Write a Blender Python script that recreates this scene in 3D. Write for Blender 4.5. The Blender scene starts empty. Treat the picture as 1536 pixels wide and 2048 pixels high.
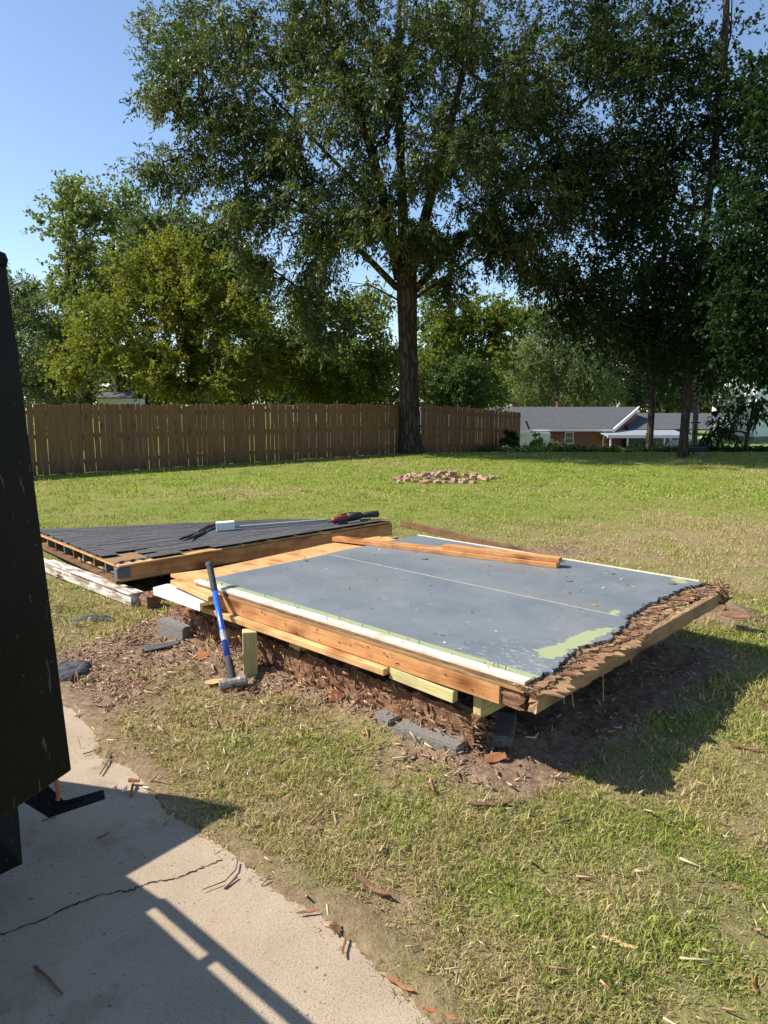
import bpy, bmesh, math, random
import numpy as np
from mathutils import Vector, Matrix
R = math.radians
rnd = random.Random(7)
rg = np.random.default_rng(11)
sc = bpy.context.scene
C = sc.collection

# ------------------------------------------------------------------ camera, sky, sun, exposure
EYE = 1.75
PITCH = math.atan((1024 - 808) / 1420.0)
cam_d = bpy.data.cameras.new('camera'); cam = bpy.data.objects.new('camera', cam_d); C.objects.link(cam)
cam_d.sensor_fit = 'VERTICAL'; cam_d.sensor_height = 36.0; cam_d.lens = 36.0 * 1420 / 2048
cam_d.clip_start = 0.05; cam_d.clip_end = 900
cam.location = (0, 0, EYE); cam.rotation_euler = (math.pi / 2 - PITCH, 0, 0)
sc.camera = cam
SUN_EL = R(43.0)
SHX, SHY = 0.9987, -0.05           # direction in which shadows fall on the ground
world = bpy.data.worlds.new('World'); sc.world = world; world.use_nodes = True
wn = world.node_tree; wn.nodes.clear()
sky = wn.nodes.new('ShaderNodeTexSky'); sky.sky_type = 'NISHITA'; sky.sun_disc = False
sky.sun_elevation = SUN_EL; sky.sun_rotation = math.atan2(-SHX, -SHY)
sky.air_density = 1.0; sky.dust_density = 0.25; sky.ozone_density = 2.2
bg = wn.nodes.new('ShaderNodeBackground'); bg.inputs['Strength'].default_value = 0.108
wo = wn.nodes.new('ShaderNodeOutputWorld')
wn.links.new(sky.outputs[0], bg.inputs['Color']); wn.links.new(bg.outputs[0], wo.inputs['Surface'])
sun_d = bpy.data.lights.new('sun', 'SUN'); sun_d.energy = 5.0; sun_d.angle = R(0.53); sun_d.color = (1.0, 0.93, 0.82)
sun = bpy.data.objects.new('sun', sun_d); C.objects.link(sun); sun.location = (-20, 2, 20)
sun.rotation_euler = Vector((SHX * math.cos(SUN_EL), SHY * math.cos(SUN_EL), -math.sin(SUN_EL))).to_track_quat('-Z', 'Y').to_euler()
sc.view_settings.view_transform = 'Standard'; sc.view_settings.look = 'None'
sc.view_settings.exposure = 0.86; sc.view_settings.gamma = 1.0
sc.view_settings.use_curve_mapping = False
sc.cycles.use_denoising = True
sc.cycles.max_bounces = 6; sc.cycles.diffuse_bounces = 3; sc.cycles.transmission_bounces = 4
sc.cycles.transparent_max_bounces = 8

# ------------------------------------------------------------------ geometry of the view (survey helpers)
_c, _s = math.cos(PITCH), math.sin(PITCH)
def _ray(x, y):
    dy = -(y - 1024) / 1420.0
    return ((x - 768) / 1420.0, _c + dy * _s, -_s + dy * _c)
def at(x, y, z=0.0):
    r = _ray(x, y); t = (z - EYE) / r[2]
    return Vector((r[0] * t, r[1] * t, z))
def atY(x, y, Y):
    r = _ray(x, y); t = Y / r[1]
    return Vector((r[0] * t, Y, EYE + r[2] * t))

# ------------------------------------------------------------------ object helpers
WM = {}
def link(o, parent=None, M=None):
    C.objects.link(o)
    M = M if M is not None else Matrix.Identity(4)
    if parent is not None:
        o.parent = parent
        o.matrix_basis = WM[parent].inverted() @ M
    else:
        o.matrix_basis = M
    WM[o] = M.copy()
    return o
def tag(o, label, cat, group=None):
    o['label'] = label; o['category'] = cat
    if group: o['group'] = group
    return o
def thing(name, label, cat, loc=(0, 0, 0), rz=0.0, group=None, M=None):
    o = bpy.data.objects.new(name, None); o.empty_display_size = 0.1
    M = M if M is not None else Matrix.Translation(Vector(loc)) @ Matrix.Rotation(rz, 4, 'Z')
    link(o, None, M)
    return tag(o, label, cat, group)
def struct(o, kind='structure'):
    o['kind'] = kind; return o
def frame(o, x, z=(0, 0, 1)):
    """matrix with local X along x, local Z near z, origin o"""
    X = Vector(x).normalized(); Zv = Vector(z)
    Y = Zv.cross(X).normalized(); Z = X.cross(Y)
    M = Matrix.Identity(4)
    for i in range(3):
        M[i][0], M[i][1], M[i][2], M[i][3] = X[i], Y[i], Z[i], o[i]
    return M
class MB:
    def __init__(s): s.v = []; s.f = []
    def add(s, vs, fs):
        b = len(s.v); s.v += [tuple(p) for p in vs]; s.f += [tuple(i + b for i in f) for f in fs]
    def box(s, a, b, M=None):
        (x0, y0, z0), (x1, y1, z1) = a, b
        vs = [Vector(p) for p in ((x0,y0,z0),(x1,y0,z0),(x1,y1,z0),(x0,y1,z0),(x0,y0,z1),(x1,y0,z1),(x1,y1,z1),(x0,y1,z1))]
        if M is not None: vs = [M @ p for p in vs]
        s.add(vs, [(0,3,2,1),(4,5,6,7),(0,1,5,4),(1,2,6,5),(2,3,7,6),(3,0,4,7)])
    def prism(s, poly, z0, z1, M=None):
        n = len(poly)
        vs = [Vector((p[0], p[1], z0)) for p in poly] + [Vector((p[0], p[1], z1)) for p in poly]
        if M is not None: vs = [M @ p for p in vs]
        s.add(vs, [tuple(range(n - 1, -1, -1)), tuple(range(n, 2 * n))] + [(i, (i + 1) % n, n + (i + 1) % n, n + i) for i in range(n)])
    def tube(s, pts, rs, n=8, caps=True):
        pts = [Vector(p) for p in pts]; rings = []
        up = Vector((0, 0, 1))
        for i, p in enumerate(pts):
            d = (pts[min(i + 1, len(pts) - 1)] - pts[max(i - 1, 0)]).normalized()
            a = d.cross(up)
            if a.length < 1e-3: a = d.cross(Vector((1, 0, 0)))
            a.normalize(); b = d.cross(a); up = b.cross(d) if False else up
            r = rs[i] if isinstance(rs, (list, tuple)) else rs
            rings.append([p + (a * math.cos(2 * math.pi * k / n) + b * math.sin(2 * math.pi * k / n)) * r for k in range(n)])
        vs = [q for g in rings for q in g]; fs = []
        for i in range(len(pts) - 1):
            for k in range(n):
                k2 = (k + 1) % n
                fs.append((i * n + k, (i + 1) * n + k, (i + 1) * n + k2, i * n + k2))
        if caps:
            fs.append(tuple(range(n))); fs.append(tuple((len(pts) - 1) * n + k for k in range(n - 1, -1, -1)))
        s.add(vs, fs)
    def mesh(s, name, m=None, bevel=0.0, smooth=False, seg=1):
        me = bpy.data.meshes.new(name); me.from_pydata(s.v, [], s.f)
        bm = bmesh.new(); bm.from_mesh(me)
        bmesh.ops.recalc_face_normals(bm, faces=bm.faces)
        if bevel > 0: bmesh.ops.bevel(bm, geom=[e for e in bm.edges if e.calc_face_angle(0) > 0.5], offset=bevel, segments=seg, affect='EDGES', clamp_overlap=True)
        bm.to_mesh(me); bm.free()
        if smooth:
            for p in me.polygons: p.use_smooth = True
        if m: me.materials.append(m)
        return me
    def build(s, name, m, parent=None, M=None, bevel=0.0, smooth=False, seg=1, world=False):
        """vertices are local to M (or to the parent's frame when M is None, or world when world=True)"""
        if M is None: M = Matrix.Identity(4) if (world or parent is None) else WM[parent]
        return link(bpy.data.objects.new(name, s.mesh(name, m, bevel, smooth, seg)), parent, M)
def fast_mesh(name, verts, faces, m, cols=None, smooth=False):
    """verts (N,3), faces (F,k) numpy"""
    me = bpy.data.meshes.new(name)
    verts = np.asarray(verts, np.float32); faces = np.asarray(faces, np.int32)
    F, k = faces.shape
    me.vertices.add(len(verts)); me.vertices.foreach_set('co', verts.ravel())
    me.loops.add(F * k); me.loops.foreach_set('vertex_index', faces.ravel())
    me.polygons.add(F); me.polygons.foreach_set('loop_start', np.arange(0, F * k, k, dtype=np.int32))
    if smooth: me.polygons.foreach_set('use_smooth', np.ones(F, bool))
    if cols is not None:
        a = me.color_attributes.new('col', 'FLOAT_COLOR', 'POINT')
        c4 = np.ones((len(verts), 4), np.float32); c4[:, :3] = cols
        a.data.foreach_set('color', c4.ravel())
    me.update(calc_edges=True)
    if m: me.materials.append(m)
    return me

# numpy value noise
_perm = rg.random((256, 256)).astype(np.float32)
def vnoise(x, y):
    x = np.asarray(x, float); y = np.asarray(y, float)
    xi = np.floor(x).astype(int); yi = np.floor(y).astype(int); fx = x - xi; fy = y - yi
    fx = fx * fx * (3 - 2 * fx); fy = fy * fy * (3 - 2 * fy)
    g = lambda a, b: _perm[a & 255, b & 255]
    return (g(xi, yi) * (1 - fx) + g(xi + 1, yi) * fx) * (1 - fy) + (g(xi, yi + 1) * (1 - fx) + g(xi + 1, yi + 1) * fx) * fy
def fbm(x, y, o=4):
    t = 0; a = 0.5; n = 0
    for i in range(o):
        t = t + a * vnoise(x * 2 ** i + 17 * i, y * 2 ** i + 31 * i); n += a; a *= 0.5
    return t / n
def sstep(a, b, x):
    t = np.clip((np.asarray(x, float) - a) / (b - a), 0, 1); return t * t * (3 - 2 * t)

# ------------------------------------------------------------------ materials
class G:
    def __init__(s, name):
        s.m = bpy.data.materials.new(name); s.m.use_nodes = True; s.t = s.m.node_tree; s.t.nodes.clear()
        s.out = s.t.nodes.new('ShaderNodeOutputMaterial')
    def put(s, sock, v):
        if hasattr(v, 'is_output'): s.t.links.new(v, sock)
        elif v is not None:
            if isinstance(v, (tuple, list)) and len(v) == 3 and sock.type == 'RGBA': v = (*v, 1)
            sock.default_value = v
    def n(s, typ, outs=0, props=None, **ins):
        nd = s.t.nodes.new('ShaderNode' + typ)
        for k, v in (props or {}).items(): setattr(nd, k, v)
        for k, v in ins.items():
            key = k.replace('_', ' ')
            s.put(nd.inputs[int(k[1:])] if k[0] == 'i' and k[1:].isdigit() else nd.inputs[key], v)
        return nd.outputs[outs]
    def obj(s): return s.n('TexCoord', 'Object')
    def map(s, vec, sc=(1, 1, 1), loc=(0, 0, 0), rot=(0, 0, 0)): return s.n('Mapping', 0, Vector=vec, Scale=sc, Location=loc, Rotation=rot)
    def noise(s, vec, scale, detail=4, rough=0.55, dist=0.0): return s.n('TexNoise', 0, Vector=vec, Scale=scale, Detail=detail, Roughness=rough, Distortion=dist)
    def ramp(s, fac, stops):
        nd = s.t.nodes.new('ShaderNodeValToRGB'); s.put(nd.inputs[0], fac)
        el = nd.color_ramp.elements
        while len(el) < len(stops): el.new(0.5)
        for e, (p, c) in zip(el, stops):
            e.position = p; e.color = (*c, 1) if isinstance(c, (tuple, list)) else (c, c, c, 1)
        return nd.outputs[0]
    def mix(s, f, a, b, mode='MIX'):
        nd = s.t.nodes.new('ShaderNodeMix'); nd.data_type = 'RGBA'; nd.blend_type = mode
        s.put(nd.inputs[0], f); s.put(nd.inputs[6], a); s.put(nd.inputs[7], b); return nd.outputs[2]
    def math(s, op, a, b=None, c=None):
        nd = s.t.nodes.new('ShaderNodeMath'); nd.operation = op
        s.put(nd.inputs[0], a)
        if b is not None: s.put(nd.inputs[1], b)
        if c is not None: s.put(nd.inputs[2], c)
        return nd.outputs[0]
    def rand(s): return s.n('ObjectInfo', 'Random')
    def bump(s, h, strength=0.3, dist=0.01): return s.n('Bump', 0, Strength=strength, Distance=dist, Height=h)
    def pbr(s, col, rough=0.7, spec=0.3, normal=None, metal=0.0, **kw):
        b = s.t.nodes.new('ShaderNodeBsdfPrincipled')
        s.put(b.inputs['Base Color'], col); s.put(b.inputs['Roughness'], rough); s.put(b.inputs['Specular IOR Level'], spec)
        s.put(b.inputs['Metallic'], metal)
        if normal is not None: s.put(b.inputs['Normal'], normal)
        for k, v in kw.items(): s.put(b.inputs[k.replace('_', ' ')], v)
        return b.outputs[0]
    def done(s, shader): s.t.links.new(shader, s.out.inputs['Surface']); return s.m
def lighten(c, k): return tuple(min(1, x * k) for x in c)

def wood(name, a, b, knot=(0.2, 0.09, 0.04), rough=0.75, bump=0.35, weather=None, knots=True, grain=1.0):
    g = G(name); o = g.obj()
    v = g.n('VectorMath', 0, props={'operation': 'ADD'}, i0=o, i1=g.n('CombineXYZ', 0, X=g.math('MULTIPLY', g.rand(), 37.0), Y=g.math('MULTIPLY', g.rand(), 11.0), Z=0.0))
    gr = g.noise(g.map(v, (2.2 * grain, 38 * grain, 38 * grain)), 1.0, 5, 0.6, 0.6)
    big = g.noise(g.map(v, (0.8, 9, 9)), 1.0, 3, 0.5, 1.2)
    f = g.math('ADD', g.math('MULTIPLY', gr, 0.65), g.math('MULTIPLY', big, 0.5))
    c = g.ramp(f, [(0.36, b), (0.52, tuple((x + y) / 2 for x, y in zip(a, b))), (0.72, a)])
    if knots:
        vo = g.n('TexVoronoi', 'Distance', Vector=g.map(v, (3.0, 5.5, 5.5)), Scale=1.0, Randomness=1.0)
        c = g.mix(g.ramp(vo, [(0.12, 0.95), (0.2, 0.6), (0.4, 0.0)]), c, knot)
    ck = g.noise(g.map(v, (5, 120, 120)), 1.0, 3, 0.7)
    c = g.mix(g.ramp(ck, [(0.56, 0.0), (0.70, 0.7)]), c, tuple(x * 0.3 for x in b))
    dirt = g.noise(v, 6.0, 5, 0.65)
    c = g.mix(g.ramp(dirt, [(0.48, 0.0), (0.70, 0.6)]), c, weather or tuple(x * 0.55 for x in b))
    h = g.math('ADD', gr, g.math('MULTIPLY', ck, -0.6))
    return g.done(g.pbr(c, rough, 0.25, g.bump(h, bump, 0.006)))
M_pine = wood('sawn_pine', (0.58, 0.30, 0.12), (0.38, 0.15, 0.05), (0.16, 0.045, 0.014))
M_pine2 = wood('pale_pine', (0.66, 0.42, 0.19), (0.47, 0.25, 0.09), (0.3, 0.12, 0.04))
M_treated = wood('treated_pine', (0.56, 0.50, 0.25), (0.42, 0.33, 0.13), (0.3, 0.2, 0.07))
M_oldboard = wood('weathered_board', (0.2, 0.11, 0.055), (0.11, 0.055, 0.027), (0.06, 0.03, 0.015))
M_redwood = wood('reddish_plank', (0.3, 0.12, 0.055), (0.18, 0.065, 0.03), (0.09, 0.03, 0.015), knots=False)
M_dryedge = wood('dry_split_wood', (0.38, 0.235, 0.12), (0.17, 0.09, 0.045), (0.08, 0.04, 0.022), bump=1.0, weather=(0.1, 0.06, 0.04))
M_ply = wood('bare_plywood', (0.62, 0.37, 0.155), (0.45, 0.23, 0.08), (0.35, 0.15, 0.05), bump=0.15, grain=0.6)
M_picket = None
def _picket():
    g = G('cedar_picket'); o = g.obj()
    v = g.n('VectorMath', 0, props={'operation': 'ADD'}, i0=o, i1=g.n('CombineXYZ', 0, X=g.math('MULTIPLY', g.rand(), 57.0), Y=0.0, Z=g.math('MULTIPLY', g.rand(), 23.0)))
    gr = g.noise(g.map(v, (26, 26, 1.6)), 1.0, 5, 0.6, 0.8)
    c = g.ramp(gr, [(0.3, (0.125, 0.063, 0.027)), (0.55, (0.205, 0.113, 0.05)), (0.75, (0.27, 0.155, 0.072))])
    c = g.mix(g.math('MULTIPLY', g.rand(), 0.55), c, (0.155, 0.086, 0.043))
    vo = g.n('TexVoronoi', 'Distance', Vector=g.map(v, (6.0, 6.0, 2.2)), Scale=1.0)
    c = g.mix(g.ramp(vo, [(0.06, 0.9), (0.16, 0.35), (0.24, 0.0)]), c, (0.05, 0.026, 0.014))
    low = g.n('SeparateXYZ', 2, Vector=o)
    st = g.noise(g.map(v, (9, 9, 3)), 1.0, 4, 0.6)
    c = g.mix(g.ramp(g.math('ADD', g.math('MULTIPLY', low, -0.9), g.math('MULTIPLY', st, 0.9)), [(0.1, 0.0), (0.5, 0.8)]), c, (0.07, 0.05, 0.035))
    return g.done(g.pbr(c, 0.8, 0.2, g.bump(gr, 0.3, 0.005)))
M_picket = _picket()

def _plain(name, a, b, scale=30.0, rough=0.7, spec=0.3, metal=0.0, bump=0.1, bd=0.004):
    g = G(name); o = g.obj(); nz = g.noise(o, scale, 5, 0.6)
    return g.done(g.pbr(g.ramp(nz, [(0.3, b), (0.7, a)]), rough, spec, g.bump(nz, bump, bd), metal))
M_white = _plain('white_paint', (0.8, 0.79, 0.76), (0.66, 0.65, 0.61), 18, 0.55, 0.4)
def _peel():
    g = G('peeling_white_paint'); o = g.obj()
    a = g.noise(g.map(o, (3, 14, 14)), 1.5, 6, 0.7)
    c = g.ramp(a, [(0.42, (0.26, 0.19, 0.13)), (0.5, (0.48, 0.43, 0.37)), (0.58, (0.62, 0.6, 0.56)), (0.7, (0.72, 0.71, 0.67))])  # peeling paint, browned and darkened partly in place of the roof's shadow patches
    return g.done(g.pbr(c, 0.7, 0.3, g.bump(a, 0.5, 0.006)))
M_peel = _peel()
M_block = _plain('concrete_block', (0.25, 0.235, 0.215), (0.12, 0.11, 0.1), 90, 0.92, 0.15, bump=0.9, bd=0.006)
M_nail = _plain('grey_steel', (0.35, 0.34, 0.33), (0.2, 0.19, 0.18), 40, 0.4, 0.5, 0.8)
M_rust = _plain('rusty_nail', (0.12, 0.05, 0.025), (0.06, 0.025, 0.015), 60, 0.8)
M_felt = _plain('tar_paper', (0.085, 0.085, 0.09), (0.045, 0.045, 0.05), 60, 0.85, 0.25, bump=0.4)
M_feltbrown = _plain('brown_roof_felt', (0.30, 0.19, 0.105), (0.17, 0.105, 0.06), 40, 0.95, 0.1, bump=0.6)
M_greyend = _plain('grey_painted_board', (0.115, 0.135, 0.155), (0.075, 0.09, 0.105), 22, 0.7)
M_blue = _plain('blue_fibreglass', (0.012, 0.1, 0.52), (0.008, 0.07, 0.4), 30, 0.35, 0.5)
M_rubber = _plain('black_rubber', (0.055, 0.058, 0.062), (0.025, 0.026, 0.028), 50, 0.75, 0.3, bump=0.4)
M_steel = _plain('worn_hammer_steel', (0.40, 0.36, 0.32), (0.17, 0.15, 0.135), 35, 0.5, 0.5, 0.45, bump=0.3)
M_alu = _plain('grey_metal_trim', (0.33, 0.36, 0.38), (0.25, 0.27, 0.29), 30, 0.4, 0.5, 0.3)
M_red = _plain('red_tool_plastic', (0.19, 0.016, 0.018), (0.08, 0.011, 0.013), 30, 0.45, 0.5)
M_toolblack = _plain('black_tool_plastic', (0.03, 0.03, 0.032), (0.016, 0.016, 0.018), 60, 0.55, 0.4)
M_leafdead = _plain('dead_leaf', (0.36, 0.16, 0.075), (0.22, 0.09, 0.04), 25, 0.85, 0.2)
M_bark_chip = _plain('bark_chip', (0.27, 0.135, 0.075), (0.13, 0.065, 0.04), 30, 0.95, 0.1, bump=0.8)
M_twig = _plain('dry_twig', (0.2, 0.12, 0.07), (0.11, 0.065, 0.04), 30, 0.9, 0.1)
M_paleChip = _plain('pale_wood_chip', (0.6, 0.43, 0.21), (0.45, 0.29, 0.12), 30, 0.85, 0.1)
M_foil = _plain('crumpled_foil', (0.75, 0.76, 0.8), (0.5, 0.52, 0.58), 20, 0.25, 0.5, 0.8)
M_orange = _plain('orange_cable', (0.5, 0.16, 0.06), (0.38, 0.11, 0.04), 20, 0.5)

def _trailer():
    g = G('black_trailer_paint'); o = g.obj()
    nz = g.noise(o, 3.0, 6, 0.6)
    c = g.ramp(nz, [(0.3, (0.0035, 0.0037, 0.0033)), (0.7, (0.008, 0.0083, 0.007))])
    sc_ = g.noise(g.map(o, (34, 34, 5)), 1.0, 2, 0.5, 2.0)
    c = g.mix(g.ramp(sc_, [(0.665, 0.0), (0.71, 0.45)]), c, (0.13, 0.125, 0.115))
    sp_ = g.noise(o, 60, 2, 0.5)
    c = g.mix(g.ramp(sp_, [(0.71, 0.0), (0.74, 0.5)]), c, (0.1, 0.085, 0.065))
    dirt = g.noise(o, 9, 5, 0.7)
    c = g.mix(g.ramp(dirt, [(0.62, 0.0), (0.78, 0.3)]), c, (0.03, 0.022, 0.013))
    return g.done(g.pbr(c, 0.45, 0.1, g.bump(nz, 0.05, 0.01)))
M_trailer = _trailer()

def _rot(name='rotten_wood'):
    g = G(name); o = g.obj()
    gr = g.noise(g.map(o, (9, 55, 55)), 1.0, 6, 0.75, 1.2)
    b = g.noise(o, 8, 5, 0.6)
    c = g.ramp(gr, [(0.3, (0.07, 0.035, 0.022)), (0.5, (0.24, 0.125, 0.07)), (0.68, (0.42, 0.25, 0.14))])
    c = g.mix(g.ramp(b, [(0.45, 0.0), (0.65, 0.6)]), c, (0.27, 0.165, 0.11))
    return g.done(g.pbr(c, 0.92, 0.1, g.bump(gr, 1.0, 0.02)))
M_rot = _rot()

def _attr(name, rough=0.6, spec=0.3, trans=0.0, bump=False):
    g = G(name); col = g.n('Attribute', 'Color', props={'attribute_name': 'col'})
    p = g.pbr(col, rough, spec)
    if trans > 0:
        tr = g.n('BsdfTranslucent', 0, Color=g.mix(1.0, col, (1.35, 1.5, 0.7), 'MULTIPLY'))
        p = g.n('MixShader', 0, Fac=trans, i1=p, i2=tr)
    return g.done(p)
M_leaf = _attr('leaf', 0.5, 0.28, 0.32)
M_leafdull = _attr('dull_leaf', 0.65, 0.2, 0.4)
M_grass = _attr('grass_blade', 0.6, 0.25, 0.32)
M_chips = _attr('wood_litter', 0.92, 0.1)

def _bark(name, a, b, sc_=(7, 7, 1.3)):
    g = G(name); o = g.obj()
    vo = g.n('TexVoronoi', 'Distance', props={'feature': 'DISTANCE_TO_EDGE'}, Vector=g.n('VectorMath', 0, props={'operation': 'ADD'}, i0=g.map(o, sc_), i1=g.n('VectorMath', 0, props={'operation': 'SCALE'}, i0=g.n('TexNoise', 1, Vector=o, Scale=2.0), Scale=1.2)), Scale=1.0)
    nz = g.noise(g.map(o, (14, 14, 3)), 1.0, 5, 0.65)
    f = g.math('ADD', g.math('MULTIPLY', g.ramp(vo, [(0.0, 0.0), (0.25, 1.0)]), 0.6), g.math('MULTIPLY', nz, 0.5))
    c = g.ramp(f, [(0.2, b), (0.85, a)])
    return g.done(g.pbr(c, 0.92, 0.12, g.bump(f, 0.9, 0.05)))
M_bark = _bark('oak_bark', (0.085, 0.06, 0.045), (0.02, 0.014, 0.011))
M_barkdark = _bark('dark_bark', (0.085, 0.068, 0.052), (0.025, 0.02, 0.015))
M_barkpale = _bark('pale_bark', (0.25, 0.23, 0.2), (0.1, 0.09, 0.08))

# ------------------------------------------------------------------ ground
# deck frame: corner F0, U along the front edge to the left, V along the right edge to the back
F0 = Vector((0.640, 3.070, 0.0)); U = Vector((-0.72868, 0.68485, 0)); V = Vector((0.68485, 0.72868, 0))
def D(u, v, z=0.0): return F0 + U * u + V * v + Vector((0, 0, z))
DM = frame(F0, -U)      # local x = -u, local y = v?  (checked below)
MD = Matrix.Identity(4)
for i in range(3): MD[i][0], MD[i][1], MD[i][2], MD[i][3] = -U[i], V[i], (0, 0, 1)[i], F0[i]   # local (-u, v, z)

EDGE = np.array([(-7.5, 8.6), (-4.6, 6.3), (-3.2, 5.15), (-2.35, 4.45), (-1.98, 4.1), (-1.62, 3.68), (-1.22, 3.22), (-0.94, 2.86), (-0.66, 2.62), (-0.47, 2.43), (-0.22, 2.24), (-0.07, 2.06), (0.06, 1.9), (0.17, 1.76), (0.5, 1.3), (0.9, 0.7), (1.6, -0.4)])
def edge_side(x, y):
    """signed distance to the edge of the concrete, positive on the grass"""
    x = np.asarray(x, float); y = np.asarray(y, float)
    best = np.full(x.shape, 1e9); sg = np.zeros(x.shape)
    for (ax, ay), (bx, by) in zip(EDGE[:-1], EDGE[1:]):
        dx, dy = bx - ax, by - ay; L2 = dx * dx + dy * dy
        t = np.clip(((x - ax) * dx + (y - ay) * dy) / L2, 0, 1)
        d = np.hypot(x - ax - t * dx, y - ay - t * dy)
        s = np.sign((y - ay) * dx - (x - ax) * dy)
        m = d < best; best = np.where(m, d, best); sg = np.where(m, s, sg)
    return best * sg
def to_uv(x, y):
    return (x - F0.x) * U.x + (y - F0.y) * U.y, (x - F0.x) * V.x + (y - F0.y) * V.y
def dirt_mask(x, y):
    x = np.asarray(x, float); y = np.asarray(y, float)
    u, v = to_uv(x, y)
    n = (fbm(x * 2.2, y * 2.2) - 0.5) * 0.75
    d_front = np.where((u > -0.1) & (u < 3.6) & (v < 0.3), np.maximum(-v, 0), 9)
    a = sstep(0.38, -0.05, d_front + n - 0.22 * sstep(1.2, 2.6, u)) * 0.95
    inside = ((u > -0.12) & (u < 3.4) & (v > -0.05) & (v < 2.6)).astype(float)
    edge = 0.9 * sstep(0.26, -0.05, np.maximum(np.maximum(-u - 0.1, v - 2.5), 0) + np.where((v < -0.05) | (u > 3.3), 9, 0) + n * 0.8)
    blob = sstep(1.0, 0.5, np.hypot((x + 1.75) / 0.95, (y - 4.8) / 0.55) + n)
    blob2 = sstep(1.0, 0.5, np.hypot((x + 1.7) / 0.5, (y - 4.05) / 0.5) + n)
    far = sstep(1.0, 0.4, np.hypot((x - 2.0) / 0.75, (y - 8.3) / 0.5) + n * 1.3) * 0.9
    far2 = sstep(1.0, 0.4, np.hypot((x - 2.75) / 0.55, (y - 5.55) / 0.35) + n * 1.3) * 0.9
    bare = sstep(0.60, 0.70, fbm(x * 1.7 + 21, y * 1.7 + 4, 4)) * 0.35 * sstep(7, 5, y)
    return np.clip(np.maximum.reduce([a, inside, edge, blob, blob2, far, far2, bare]), 0, 1)
def dry_mask(x, y):
    """share of straw coloured grass"""
    b = fbm(np.asarray(x) * 0.42 + 5, np.asarray(y) * 0.42 + 9, 4)
    f = fbm(np.asarray(x) * 2.6 + 50, np.asarray(y) * 2.6 + 3, 3)
    near = sstep(9.5, 4.0, y) * sstep(1.9, -0.6, np.asarray(x) + 0.05 * np.asarray(y))
    mid = np.exp(-((np.asarray(y) - 8.3) / 2.6) ** 2) * sstep(0.2, 2.5, x) * 0.45
    return np.clip(0.22 + (b - 0.45) * 1.5 + (f - 0.5) * 1.1 + near * 0.5 + mid - 0.2 * sstep(8.0, 12.0, y), 0, 1)
def gz(x, y):
    x = np.asarray(x, float); y = np.asarray(y, float)
    z = -2.55 * sstep(25.0, 46.0, y) + 0.025 * (fbm(x * 0.5, y * 0.5) - 0.5) * sstep(3, 10, y)
    return z
def near_h(x, y):
    dm = dirt_mask(x, y)
    h = (fbm(x * 3.1, y * 3.1) - 0.5) * (0.03 + 0.06 * dm) + (fbm(x * 14, y * 14, 3) - 0.5) * (0.012 + 0.035 * dm)
    fade = sstep(12, 8, y) * sstep(0.0, 0.3, edge_side(x, y))
    under = sstep(0.0, 1.0, dm)
    u, v = to_uv(x, y)
    bank = 0.045 * np.exp(-((v - 0.05) / 0.13) ** 2) * sstep(0.2, 0.7, u) * sstep(3.4, 2.9, u) * (0.35 + 1.2 * fbm(x * 4 + 3, y * 4, 3))
    mound = 0.12 * np.exp(-(((x - 2.75) / 0.35) ** 2 + ((y - 5.6) / 0.25) ** 2))
    return (h + 0.012 * under + bank + mound) * fade
def ground_z(x, y): return gz(x, y) + near_h(x, y)

def _ground():
    g = G('lawn_soil'); o = g.obj()
    dm = g.n('Attribute', 'Color', props={'attribute_name': 'col'})
    sep = g.t.nodes.new('ShaderNodeSeparateColor'); g.t.links.new(dm, sep.inputs[0])
    dirt, dry, far = sep.outputs[0], sep.outputs[1], sep.outputs[2]
    n1 = g.noise(o, 22, 6, 0.7); n2 = g.noise(o, 90, 4, 0.7); n3 = g.noise(o, 3.0, 5, 0.6)
    soil = g.ramp(n1, [(0.25, (0.085, 0.054, 0.036)), (0.5, (0.22, 0.15, 0.1)), (0.75, (0.36, 0.26, 0.18))])
    straw = g.ramp(n2, [(0.25, (0.13, 0.095, 0.045)), (0.6, (0.3, 0.235, 0.12)), (0.8, (0.4, 0.33, 0.18))])
    green = g.ramp(n2, [(0.25, (0.09, 0.115, 0.02)), (0.6, (0.195, 0.235, 0.04)), (0.8, (0.29, 0.32, 0.07))])
    turf = g.mix(g.math('ADD', dry, g.math('MULTIPLY', g.math('SUBTRACT', n3, 0.5), 0.6)), green, straw)
    turf = g.mix(far, g.mix(0.45, turf, soil), turf)
    c = g.mix(dirt, turf, soil)
    return g.done(g.pbr(c, 0.95, 0.08, g.bump(g.math('ADD', n1, g.math('MULTIPLY', n2, 0.5)), 0.8, 0.02)))
M_ground = _ground()
xs = np.unique(np.concatenate([np.linspace(-220, -30, 14), np.linspace(-30, -6, 25), np.linspace(-6, -3.4, 18), np.arange(-3.4, 4.4, 0.045), np.linspace(4.4, 9, 28), np.linspace(9, 40, 32), np.linspace(40, 220, 14)]))
ys = np.unique(np.concatenate([np.linspace(-60, 0.3, 14), np.arange(0.4, 7.0, 0.045), np.linspace(7.0, 12, 50), np.linspace(12, 26, 45), np.linspace(26, 60, 50), np.linspace(60, 420, 22)]))
XX, YY = np.meshgrid(xs, ys); nx, ny = len(xs), len(ys)
ZZ = ground_z(XX, YY)
ES = edge_side(XX, YY); LIP = -0.035 + 0.16 * np.clip(fbm(XX * 3.3 + 7, YY * 3.3, 4) - 0.36, 0, 1) * sstep(1.0, 3.2, YY) + 0.04 * fbm(XX * 9, YY * 9, 2)
ZZ = np.where(ES < 0.12, np.maximum(ZZ, 0.016 + 0.012 * (fbm(XX * 11, YY * 11, 3) - 0.5)), ZZ)
ZZ = ZZ - 0.05 * sstep(0.0, 0.09, -ES - LIP)
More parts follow.
